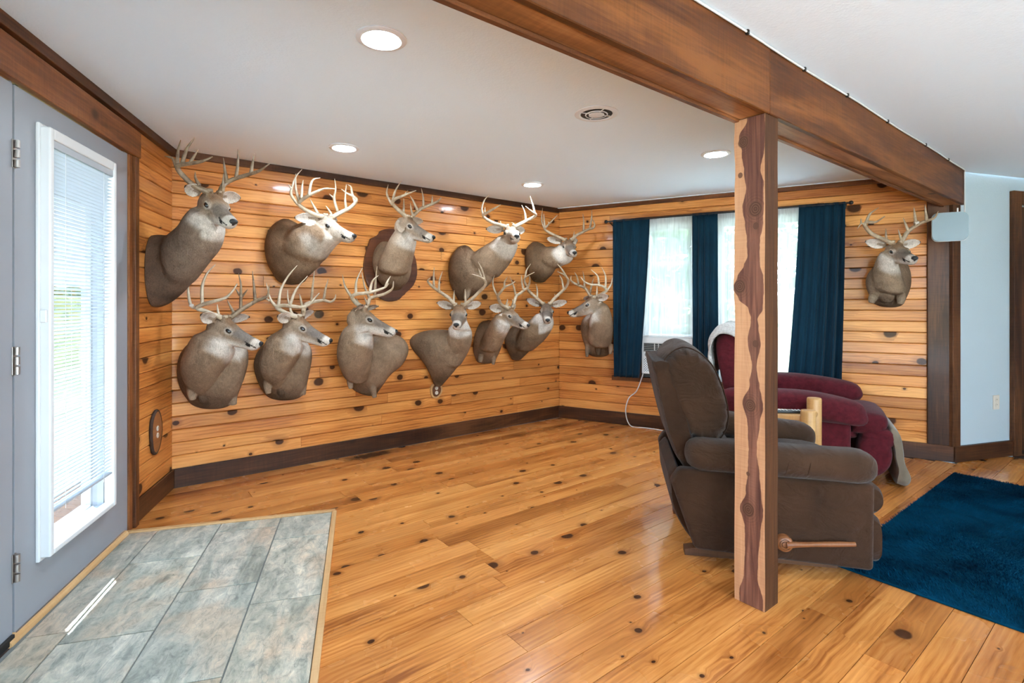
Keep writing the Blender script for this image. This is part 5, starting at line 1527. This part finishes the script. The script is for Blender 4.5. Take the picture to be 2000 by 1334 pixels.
rp_('rocker_base', rbox(-0.25, 0.30, -0.29, 0.29, 0.06, 0.12, 0.01), 'foot_wood')
# lever: round carved boss and tapering handle
lv = rp_('lever', tube([(0.055, -0.448, 0.160), (0.12, -0.448, 0.166), (0.22, -0.447, 0.176), (0.335, -0.446, 0.186)], [0.017, 0.0125, 0.011, 0.0125, 0.010], 12, 5), 'lever_wood', label='carved wooden reclining lever')
rp_('boss', xf(cyl(0, 0, 0, 0, 28, [(0.036, 0.0), (0.037, 0.020), (0.034, 0.034), (0.028, 0.039), (0.004, 0.039)]), Matrix.Translation((0.05, -0.414, 0.160)) @ Matrix.Rotation(math.pi / 2, 4, 'X')), 'lever_wood', lv)
for r_ in (0.012, 0.021):
    rp_('carved_ring', xf(lathe_open([(r_, 0), (r_ + 0.003, 0), (r_ + 0.0015, 0.0025)], 24), Matrix.Translation((0.05, -0.453, 0.160)) @ Matrix.Rotation(math.pi / 2, 4, 'X')), 'foot_wood', lv)

# --- maroon recliner by the window, legrest half up, grey throw on its back
FM = unit(DR)
OM = v2(2.12, 4.052)
MM_ = frame(OM, FM)
mar = tag(empty('recliner', M=MM_), 'maroon cloth recliner by the window with its legrest half raised', 'recliner', 'recliners')
def mp_(name, vf, mat='maroon', parent=None, smooth=0.9, label=None):
    o = obj(name, vf, M[mat], parent or mar, MM_, smooth=smooth)
    if label: o['label'] = label
    return o
for sy in (-1, 1):
    mp_('side_panel', rbox(-0.36, 0.40, min(sy * 0.31, sy * 0.41), max(sy * 0.31, sy * 0.41), 0.07, 0.50, 0.035, 4))
    zc = 0.545 if sy < 0 else 0.575
    a_ = mp_('armrest', puff([(-0.40, zc - 0.10), (0.30, zc - 0.12), (0.47, zc - 0.12), (0.495 + 0.04 * (sy > 0), zc - 0.04), (0.42 + 0.04 * (sy > 0), zc + 0.04), (0.15, zc + 0.085), (-0.15, zc + 0.08), (-0.40, zc + 0.05)], sy * 0.37 - 0.125, sy * 0.37 + 0.125, n=18, p=2.2, smin=0.3, wr=0.02, seed=12 + sy))
mp_('seat_cushion', puff([(-0.25, 0.28), (0.40, 0.28), (0.46, 0.36), (0.42, 0.47), (0.1, 0.49), (-0.25, 0.45)], -0.28, 0.28, n=18, wr=0.015, seed=21))
for k, (xa_, za_, xb_, zb_) in enumerate([(0.40, 0.44, 0.60, 0.46), (0.46, 0.34, 0.645, 0.36)]):
    mp_('legrest_pad', puff([(xa_, za_ - 0.10), (xb_ - 0.04, zb_ - 0.12), (xb_ + 0.03, zb_ - 0.05), (xb_, zb_ + 0.03), (xa_ + 0.06, za_ + 0.06), (xa_, za_ + 0.02)], -0.30, 0.30, n=18, p=3.2, smin=0.6, wr=0.02, seed=30 + k))
for y0, y1 in ((-0.315, -0.115), (-0.105, 0.105), (0.115, 0.315)):
    mp_('legrest_cushion', puff([(0.43, 0.08), (0.55, 0.06), (0.63, 0.14), (0.645, 0.25), (0.60, 0.33), (0.46, 0.33)], y0, y1, n=12, p=2.5, smin=0.6, wr=0.02, seed=40))
lg = [(0.665, 0.02), (0.725, 0.012), (0.75, 0.07), (0.715, 0.17), (0.705, 0.27), (0.69, 0.36), (0.655, 0.41), (0.625, 0.40), (0.645, 0.30), (0.655, 0.20), (0.675, 0.10)]
mp_('legrest_board', puff(lg, -0.29, 0.31, n=16, p=4, smin=0.7, k=4), 'taupe', label='taupe backed lower legrest')
mback = [(-0.30, 0.40), (-0.20, 0.42), (-0.20, 0.62), (-0.25, 0.82), (-0.30, 0.98), (-0.37, 1.035), (-0.45, 1.01), (-0.475, 0.90), (-0.43, 0.65), (-0.37, 0.42)]
mp_('backrest', puff(mback, -0.33, 0.33, n=22, p=3.5, smin=0.75, wr=0.015, seed=50, k=5))
mp_('back_pillow', puff([(-0.24, 0.46), (-0.15, 0.47), (-0.115, 0.56), (-0.14, 0.66), (-0.21, 0.72), (-0.25, 0.66)], -0.29, 0.29, n=20, p=3, smin=0.6, wr=0.02, seed=51, k=5))
mp_('plinth', rbox(-0.30, 0.36, -0.30, 0.30, 0.0, 0.09, 0.01), 'dark_plastic')
# throw: a thick cloth laid over the top of the back
def throw_pt(u, v, off):
    arc = crom([np.array(q) for q in [(-0.262, 0.74), (-0.268, 0.86), (-0.295, 0.975), (-0.35, 1.052), (-0.43, 1.055), (-0.485, 0.98), (-0.488, 0.86), (-0.47, 0.70)]], 6)
    t = v * (len(arc) - 1); i = min(int(t), len(arc) - 2); q = arc[i] * (1 - (t - i)) + arc[i + 1] * (t - i)
    dq = arc[min(i + 1, len(arc) - 1)] - arc[max(i, 0)]
    n_ = np.array([dq[1], -dq[0]]); n_ = n_ / (np.linalg.norm(n_) + 1e-9)
    y = -0.36 + 0.70 * u
    end = max(0.0, (abs(u - 0.5) - 0.40) / 0.10)
    wob = 0.006 * math.sin(u * 31 + v * 5) + 0.005 * math.sin(u * 57 + 2) + 0.004 * math.sin(v * 25 + u * 9)
    d = 0.012 + off + wob
    hang = 0.07 * (1 if u < 0.5 else 0.6) * end ** 2
    return (q[0] + n_[0] * -d * -1, y, q[1] - n_[1] * d * -1 * 1.0 - hang * (1.0 if 0.2 < v < 0.9 else 0.6) - (0.10 * (0.25 - u) / 0.25 if (u < 0.25 and v < 0.12) else 0))
arcsign = 1
thr_o = obj('throw_blanket', solid_grid(lambda u, v: throw_pt(u, v, 0.010), lambda u, v: throw_pt(u, v, 0.0), 48, 40), M['throw'], None, MM_, smooth=True)
tag(thr_o, 'heathered grey throw draped over the maroon recliner back', 'blanket')

# --- log side table with a remote
LA = np.array([1.850, 3.260]); LBp = np.array([2.005, 3.465])
tdir = unit(v2(-1.0, -0.02))
tab = tag(empty('log_table', (1.75, 3.30, 0)), 'small peeled log side table between the two recliners', 'table')
MTt = Matrix.Translation((1.75, 3.30, 0))
def leg(x, y, h, r_, seed):
    g = random.Random(seed)
    st = [(r_ * 1.03, 0.0), (r_, 0.06), (r_ * 0.98, h * 0.5), (r_, h - 0.012), (r_ * 0.93, h - 0.002), (r_ * 0.88, h)]
    v, f = cyl(0, 0, 0, 0, 20, st)
    v = [(a * (1 + 0.03 * math.sin(3 * math.atan2(b, a) + seed)), b * (1 + 0.03 * math.sin(2 * math.atan2(b, a) + seed)), c) for a, b, c in v]
    o = obj('leg', ([(x + a, y + b, c) for a, b, c in v], f), M['log_wood'], tab, Matrix.Translation((x, y, 0)) @ Matrix.Rotation(-math.pi / 2, 4, 'Y'), smooth=0.6, world=True)
    return o
leg(LA[0], LA[1], 0.575, 0.044, 1); leg(LBp[0], LBp[1], 0.615, 0.044, 2)
L2 = LA + tdir * 0.30; L3 = LBp + tdir * 0.30
leg(L2[0], L2[1], 0.575, 0.044, 3); leg(L3[0], L3[1], 0.600, 0.044, 4)
wv = unit(LBp - LA)
for i in range(3):
    a0 = LA + wv * (0.02 + i * 0.075) + tdir * 0.035
    d = tdir
    Mx = Matrix(((d[0], wv[0], 0, a0[0]), (d[1], wv[1], 0, a0[1]), (0, 0, 1, 0.505), (0, 0, 0, 1)))
    obj('top_board', rbox(0, 0.27, 0, 0.072, 0, 0.03, 0.004, 2), M['log_wood'], tab, Mx)
def rail(p, q, z, r_=0.022):
    d3_ = np.array([q[0] - p[0], q[1] - p[1], 0]); dd = nrm(d3_)
    Mx = Matrix(((dd[0], -dd[1], 0, p[0]), (dd[1], dd[0], 0, p[1]), (0, 0, 1, z), (0, 0, 0, 1)))
    obj('rail', tube([(p[0], p[1], z), (q[0], q[1], z)], r_, 10, 3), M['log_wood'], tab, Mx, smooth=0.6, world=True)
rail(LA, L2, 0.475); rail(LBp, L3, 0.475); rail(L2, L3, 0.475)
rail(LA, LBp, 0.515, 0.026)
ra = LA + wv * 0.13 + tdir * 0.06
rd = unit(v2(-0.98, 0.1)); rl = np.array([-rd[1], rd[0]])
MRm = Matrix(((rd[0], rl[0], 0, ra[0]), (rd[1], rl[1], 0, ra[1]), (0, 0, 1, 0.5355), (0, 0, 0, 1)))
rem = obj('remote_control', rbox(0, 0.175, -0.024, 0.024, 0, 0.018, 0.006, 3), M['dark_plastic'], None, MRm, smooth=0.8)
tag(rem, 'black television remote lying on the log table', 'remote')
for i in range(8):
    for j in range(3):
        if i == 3 and j != 1: continue
        obj('button', rbox(0.014 + i * 0.02, 0.024 + i * 0.02, -0.017 + j * 0.013, -0.008 + j * 0.013, 0.0175, 0.0205, 0.0015, 1), M['cable_grey'] if (i + j) % 3 else M['white_plastic'], rem, MRm)

# --- rug
RC = v2(3.2195, 3.8096)
RX = -DB; RY = np.array([DB[1], -DB[0]])        # along the boards towards the camera, and across
MRg = Matrix(((RX[0], RY[0], 0, RC[0]), (RX[1], RY[1], 0, RC[1]), (0, 0, 1, 0), (0, 0, 0, 1)))
RLn, RWd = 2.16, 1.75
rug = obj('rug', rbox(0, RLn, 0, RWd, 0.0002, 0.010, 0.004, 2), M['rug'], None, MRg)
tag(rug, 'deep blue shag rug on the pine floor', 'rug')
g = np.random.RandomState(4)
nb = 90000
bx = g.uniform(0.003, RLn - 0.003, nb); by = g.uniform(0.003, RWd - 0.003, nb)
hN = 0.010 + 0.004 * np.sin(bx * 9 + np.sin(by * 5) * 2) * np.sin(by * 7)
lean = 0.010 * np.stack([np.sin(bx * 4.1 + by * 3), np.cos(by * 4.7 - bx * 2.3)], 1) + g.normal(0, 0.005, (nb, 2))
an_ = g.uniform(0, math.pi, nb); hw_ = 0.0022
p0 = np.stack([bx - hw_ * np.cos(an_), by - hw_ * np.sin(an_), np.full(nb, 0.008)], 1)
p1 = np.stack([bx + hw_ * np.cos(an_), by + hw_ * np.sin(an_), np.full(nb, 0.008)], 1)
p2 = np.stack([bx + lean[:, 0], by + lean[:, 1], 0.010 + hN * g.uniform(0.8, 1.2, nb)], 1)
V = np.stack([p0, p1, p2], 1).reshape(-1, 3)
me = bpy.data.meshes.new('pile')
me.vertices.add(3 * nb); me.vertices.foreach_set('co', V.ravel())
me.loops.add(3 * nb); me.loops.foreach_set('vertex_index', np.arange(3 * nb, dtype=np.int32))
me.polygons.add(nb); me.polygons.foreach_set('loop_start', np.arange(0, 3 * nb, 3, dtype=np.int32))
me.update(calc_edges=True); me.validate()
me.materials.append(M['rug'])
pile = bpy.data.objects.new('pile', me); pile['kind'] = 'stuff'; link(pile, rug, MRg)

# ================================================================ CURTAINS, AIR CONDITIONER, SMALL THINGS
RODZ, RODO = 2.078, 0.075
rod = tag(empty('curtain_rod', M=wall_mat('right', 1.6, RODZ, RODO)), 'thin black curtain rod with ball ends above the windows', 'curtain rod')
def wtube(wall, pts, r_, n=8, k=4): return tube([wall_pt(wall, *p) for p in pts], r_, n, k)
obj('pole', wtube('right', [(0.575, RODZ, RODO), (2.655, RODZ, RODO)], 0.0075, 10, 2), M['black_metal'], rod, wall_mat('right', 1.6, RODZ, RODO), smooth=0.8, world=True)
for s in (0.560, 2.670):
    c = wall_pt('right', s, RODZ, RODO)
    obj('finial', ellipsoid(c, (0.018, 0, 0), (0, 0.018, 0), (0, 0, 0.018), 14, 10), M['black_metal'], rod, Matrix.Translation(Vector(c)), smooth=True, world=True)
for s in (0.60, 1.55, 2.635):
    obj('bracket', wtube('right', [(s, RODZ - 0.03, FIN), (s, RODZ - 0.022, 0.03), (s, RODZ - 0.012, RODO)], 0.006, 8), M['black_metal'], rod, wall_mat('right', s, RODZ, FIN), smooth=0.8, world=True)
def curtain(name, label, top, bot, z0, z1, mat, folds, amp, out, cat='curtain', group=None, th=0.0012, seed=0, flare=0.0):
    g = random.Random(seed)
    ph = [g.uniform(0, 6.28) for _ in range(4)]
    def pt(u, v, o):
        e = v ** 1.4
        s = (top[0] * (1 - e) + bot[0] * e) * (1 - u) + (top[1] * (1 - e) + bot[1] * e) * u
        z = z1 + 0.012 - (z1 - z0 + 0.012) * v + flare * math.sin(u * 3.1) * v
        a = amp * (0.35 + 0.65 * min(1, v * 3)) * (0.8 + 0.4 * math.sin(u * 4 + ph[3]))
        w = a * (math.sin(u * folds * 6.283 + ph[0] + 0.5 * math.sin(v * 3 + ph[1])) + 0.35 * math.sin(u * folds * 13.1 + ph[2] + v * 2))
        if v < 0.03: w += 0.006 * math.sin(u * folds * 40)
        return tuple(wall_pt('right', s, z, max(0.024, out + w) + o))
    nu, nv = int(folds * 16), 36
    o = obj(name, solid_grid(lambda u, v: pt(u, v, th), lambda u, v: pt(u, v, 0.0), nu, nv) if mat != 'sheer' else grid(lambda u, v: pt(u, v, 0.0), nu, nv), M[mat], None, wall_mat('right', (top[0] + top[1]) / 2, z1, out), smooth=True, world=True)
    return tag(o, label, cat, group)
curtain('curtain', 'navy curtain panel next to the left-facing deer head', (0.630, 1.005), (0.65, 0.905), 0.50, RODZ, 'curtain', 4, 0.017, RODO, group='navy curtains', seed=1)
curtain('curtain', 'narrow navy curtain between the two windows', (1.405, 1.632), (1.415, 1.64), 0.52, RODZ, 'curtain', 4, 0.014, RODO, group='navy curtains', seed=2)
curtain('curtain', 'navy curtain panel hanging right of the post', (2.289, 2.63), (2.20, 2.60), 0.54, RODZ, 'curtain', 5, 0.026, RODO, group='navy curtains', seed=3)
curtain('sheer_curtain', 'white sheer curtain above the air conditioner', (0.98, 1.417), (0.93, 1.41), 0.925, RODZ - 0.002, 'sheer', 4, 0.008, 0.052, group='white sheer curtains', seed=4)
curtain('sheer_curtain', 'white sheer curtain behind the timber post', (1.60, 1.98), (1.62, 1.95), 0.52, RODZ - 0.002, 'sheer', 6, 0.010, 0.052, group='white sheer curtains', seed=5)
curtain('sheer_curtain', 'white sheer curtain beside the rightmost navy panel', (1.99, 2.31), (1.99, 2.24), 0.52, RODZ - 0.002, 'sheer', 6, 0.010, 0.052, group='white sheer curtains', seed=6)

# --- window air conditioner
s0, s1, z0, z1 = 0.918, 1.402, 0.545, 0.905
MA = wall_mat('right', (s0 + s1) / 2, z0, 0.0)
ac = tag(empty('air_conditioner', M=MA), 'white window air conditioner under the sheer curtain', 'air conditioner')
def ap(name, parts, mat, parent=None, bev=0.0):
    out = []
    for p in parts:
        v, f = rbox(*p, r=bev, seg=2) if bev else box(*p)
        out.append(([wall_pt('right', a, b, c) for a, b, c in v], f))
    return obj(name, join(*out), M[mat], parent or ac, MA, world=True)
ap('case', [(s0 + 0.006, s1 - 0.006, z0 + 0.004, z1 - 0.004, -0.36, 0.02)], 'white_plastic', bev=0.004)
ap('front_frame', [(s0, s0 + 0.016, z0, z1, 0.02, 0.046), (s1 - 0.030, s1, z0, z1, 0.02, 0.046), (s0 + 0.016, s1 - 0.030, z1 - 0.055, z1, 0.02, 0.046), (s0 + 0.016, s1 - 0.030, z0, z0 + 0.022, 0.02, 0.046), (s0 + 0.016, s1 - 0.030, 0.700, 0.765, 0.02, 0.046)], 'white_plastic', bev=0.003)
ap('outlet_recess', [(s0 + 0.016, s1 - 0.030, 0.765, z1 - 0.055, 0.0205, 0.024)], 'dark_plastic')
for i in range(5):
    zz = 0.776 + i * 0.017
    ap('louvre', [(s0 + 0.018, s1 - 0.032, zz, zz + 0.0022, 0.026, 0.042)], 'cable_grey')
for f_ in (0.25, 0.33, 0.50):
    xx = s0 + (s1 - s0) * f_
    ap('louvre_post', [(xx, xx + 0.006, 0.766, z1 - 0.056, 0.026, 0.043)], 'cable_grey')
def perf():
    t = NT('perforated_grille')
    co = t.mapping(t.coords(), scale=(62, 62, 1), rot=(0, 0, 0.785))
    f = t.n('VectorMath', {'operation': 'FRACTION'}, i0=co).outputs[0]
    d = t.n('VectorMath', {'operation': 'DISTANCE'}, i0=t.n('VectorMath', {'operation': 'MULTIPLY'}, i0=f, i1=(1, 1, 0)).outputs[0], i1=(0.5, 0.5, 0.0)).outputs['Value']
    c = t.mix(t.math('LESS_THAN', d, 0.30), (0.76, 0.78, 0.79), (0.07, 0.08, 0.09))
    return t.bsdf(c, 0.45)
M['perf'] = perf()
ap('intake_grille', [(s0 + 0.016, s1 - 0.030, z0 + 0.022, 0.700, 0.0205, 0.040)], 'perf')
c = wall_pt('right', s0 + 0.048, 0.733, 0.046)
Mlog = wall_mat('right', s0 + 0.048, 0.733, 0.046)
lg_ = obj('emblem', cyl(0.017, 0.017, 0.0, 0.0015, 24), M['dark_plastic'], ac, Mlog)
obj('emblem_ring', lathe_open([(0.010, 0.0015), (0.0125, 0.0015), (0.0125, 0.0022), (0.010, 0.0022)], 24), M['cable_grey'], lg_, Mlog)
obj('emblem_scroll', join(*[xf(lathe_open([(0.002, 0.0015), (0.0035, 0.0015), (0.0035, 0.0021), (0.002, 0.0021)], 12), Matrix.Translation((dx, 0, 0))) for dx in (-0.0042, 0.0042)]), M['cable_grey'], lg_, Mlog)
M['sticker'] = plain('pink_sticker', (0.74, 0.62, 0.62), 0.5)
ap('sticker', [(s0 + 0.085, s0 + 0.20, 0.715, 0.752, 0.046, 0.0465)], 'sticker')
ap('control_panel', [(s1 - 0.14, s1 - 0.05, 0.712, 0.755, 0.046, 0.0468)], 'panel_grey')
ap('filler_pad', [(s0 - 0.01, s1 + 0.01, z1, z1 + 0.03, -0.06, 0.03)], 'white_plastic', bev=0.008)
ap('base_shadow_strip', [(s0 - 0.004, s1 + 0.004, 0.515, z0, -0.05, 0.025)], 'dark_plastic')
# power cord down the wall and across the floor
cpts = [wall_pt('right', 0.93, 0.55, 0.035), wall_pt('right', 0.915, 0.49, 0.045), wall_pt('right', 0.86, 0.36, 0.03)]
for q in [(1228, 778), (1222, 805)]:
    cpts.append(on_wall(*q, 'right', 0.03))
for q in [(1232, 832), (1262, 836), (1300, 842), (1345, 850)]:
    cpts.append(on_floor(*q, 0.006))
cord = obj('power_cord', tube(cpts, 0.0058, 8, 6), M['cable_white'], None, Matrix.Translation(Vector(cpts[4])), smooth=True, world=True)
tag(cord, 'white power cord trailing from the air conditioner onto the floor', 'cord')

# --- cable on the beam with its clips, and the pale antenna panel it feeds
bo = b0 - BN * 0.006
def bpt(t, z, o=0.0):
    q = bo + DB * t - BN * o
    return np.array([q[0], q[1], z])
ctop = [bpt(-1.2, CEIL - 0.006)]
for t in np.linspace(-0.9, 3.06, 12): ctop.append(bpt(float(t), CEIL - 0.007 - 0.003 * (1 + math.sin(t * 5))))
ctop += [bpt(3.085, CEIL - 0.03), bpt(3.088, 2.12), bpt(3.088, 1.965), bpt(3.08, 1.935)]
cab = obj('antenna_cable', tube(ctop, 0.0045, 8, 5), M['cable_grey'], None, Matrix.Translation(Vector(ctop[5])), smooth=True, world=True)
tag(cab, 'grey cable clipped along the top of the timber beam', 'cable')
for t in (-0.19, 0.30, 0.78, 1.36, 2.08, 2.62):
    q = bpt(t, CEIL - 0.0085 - 0.003 * math.sin(t * 5))
    Mx = Matrix(((DB[0], BN[0], 0, q[0]), (DB[1], BN[1], 0, q[1]), (0, 0, 1, q[2]), (0, 0, 0, 1)))
    obj('cable_clip', rbox(-0.007, 0.007, -0.007, 0.006, -0.010, 0.007, 0.002, 2), M['black_metal'], cab, Mx)
pc = at(1855, 443, 3.93)
Mpn = wall_mat('right', 0, 0, 0).copy(); Mpn.translation = Vector(pc)
hw = 0.107
poly = []
for cx, cy, a0 in ((hw - 0.04, hw - 0.04, 0), (-hw + 0.04, hw - 0.04, 90), (-hw + 0.04, -hw + 0.04, 180), (hw - 0.04, -hw + 0.04, 270)):
    for a in np.linspace(a0, a0 + 90, 7): poly.append((cx + 0.04 * math.cos(math.radians(a)), cy + 0.04 * math.sin(math.radians(a))))
pn = obj('wall_antenna', bevel_prism(poly, 0.0, 0.012, 0.004, 3), M['panel_grey'], None, Mpn)
tag(pn, 'square pale blue-grey antenna panel hung on the corner post', 'antenna')
obj('rim', bevel_prism([(x * 1.02, y * 1.02) for x, y in poly], -0.004, 0.0, 0.001, 1), M['white_plastic'], pn, Mpn)
obj('plug', tube([np.array([0.045, hw - 0.006, 0.004]), np.array([0.045, hw + 0.03, 0.004])], 0.005, 8, 2), M['white_plastic'], pn, Mpn)

# --- wall outlets
def outlet(wall, s, z, kind, label):
    Mx = wall_mat(wall, s, z, FIN)
    r = tag(empty('wall_outlet', M=Mx), label, 'outlet', 'wall outlets')
    if kind == 'plate':
        obj('cover_plate', rbox(-0.036, 0.036, -0.058, 0.058, 0, 0.007, 0.003, 2), M['cream_plastic'], r, Mx)
        front = 0.007
    else:
        ax, ay = (0.075, 0.125) if kind == 'slab' else (0.062, 0.072)
        ppl = [(ax * (1 + 0.06 * math.sin(3 * a + 1)) * math.cos(a), ay * (1 + 0.05 * math.sin(2 * a)) * math.sin(a)) for a in np.linspace(0, 2 * math.pi, 33)[:-1]]
        sl = obj('wood_slice', bevel_prism(ppl, 0.001, 0.018, 0.003, 2), M['lever_wood'] if kind == 'slab' else M['trim_strip'], r, Mx)
        if kind == 'slab':
            obj('bark_edge', tube([np.array((p[0] * 1.03, p[1] * 1.02, 0.010)) for p in ppl + [ppl[0]]], 0.010, 7, 1), M['bark'], sl, Mx, smooth=True)
        else:
            obj('dark_inset', bevel_prism([(p[0] * 0.72, p[1] * 0.78) for p in ppl], 0.0178, 0.0195, 0.001, 1), M['foot_wood'], sl, Mx)
        front = 0.0198
    for dy in (-0.021, 0.021):
        f = obj('socket_face', xf(cyl(0.0168, 0.016, 0, 0.003, 20), Matrix.Translation((0, dy, front - 0.0002))), M['cream_plastic'], r, Mx)
        for dx in (-0.006, 0.006):
            obj('slot', rbox(dx - 0.0012, dx + 0.0012, dy - 0.002, dy + 0.007, front + 0.0024, front + 0.0032, 0.0003, 1), M['dark_plastic'], f, Mx)
outlet('grey', 0.493, 0.442, 'plate', 'cream duplex outlet on the grey wall')
outlet('left', 0.308, 0.452, 'slab', 'outlet set in a bark-edged wood slice on the left wall')
outlet('back', 2.007, 0.452, 'round', 'outlet in a wooden oval below the facing deer head')
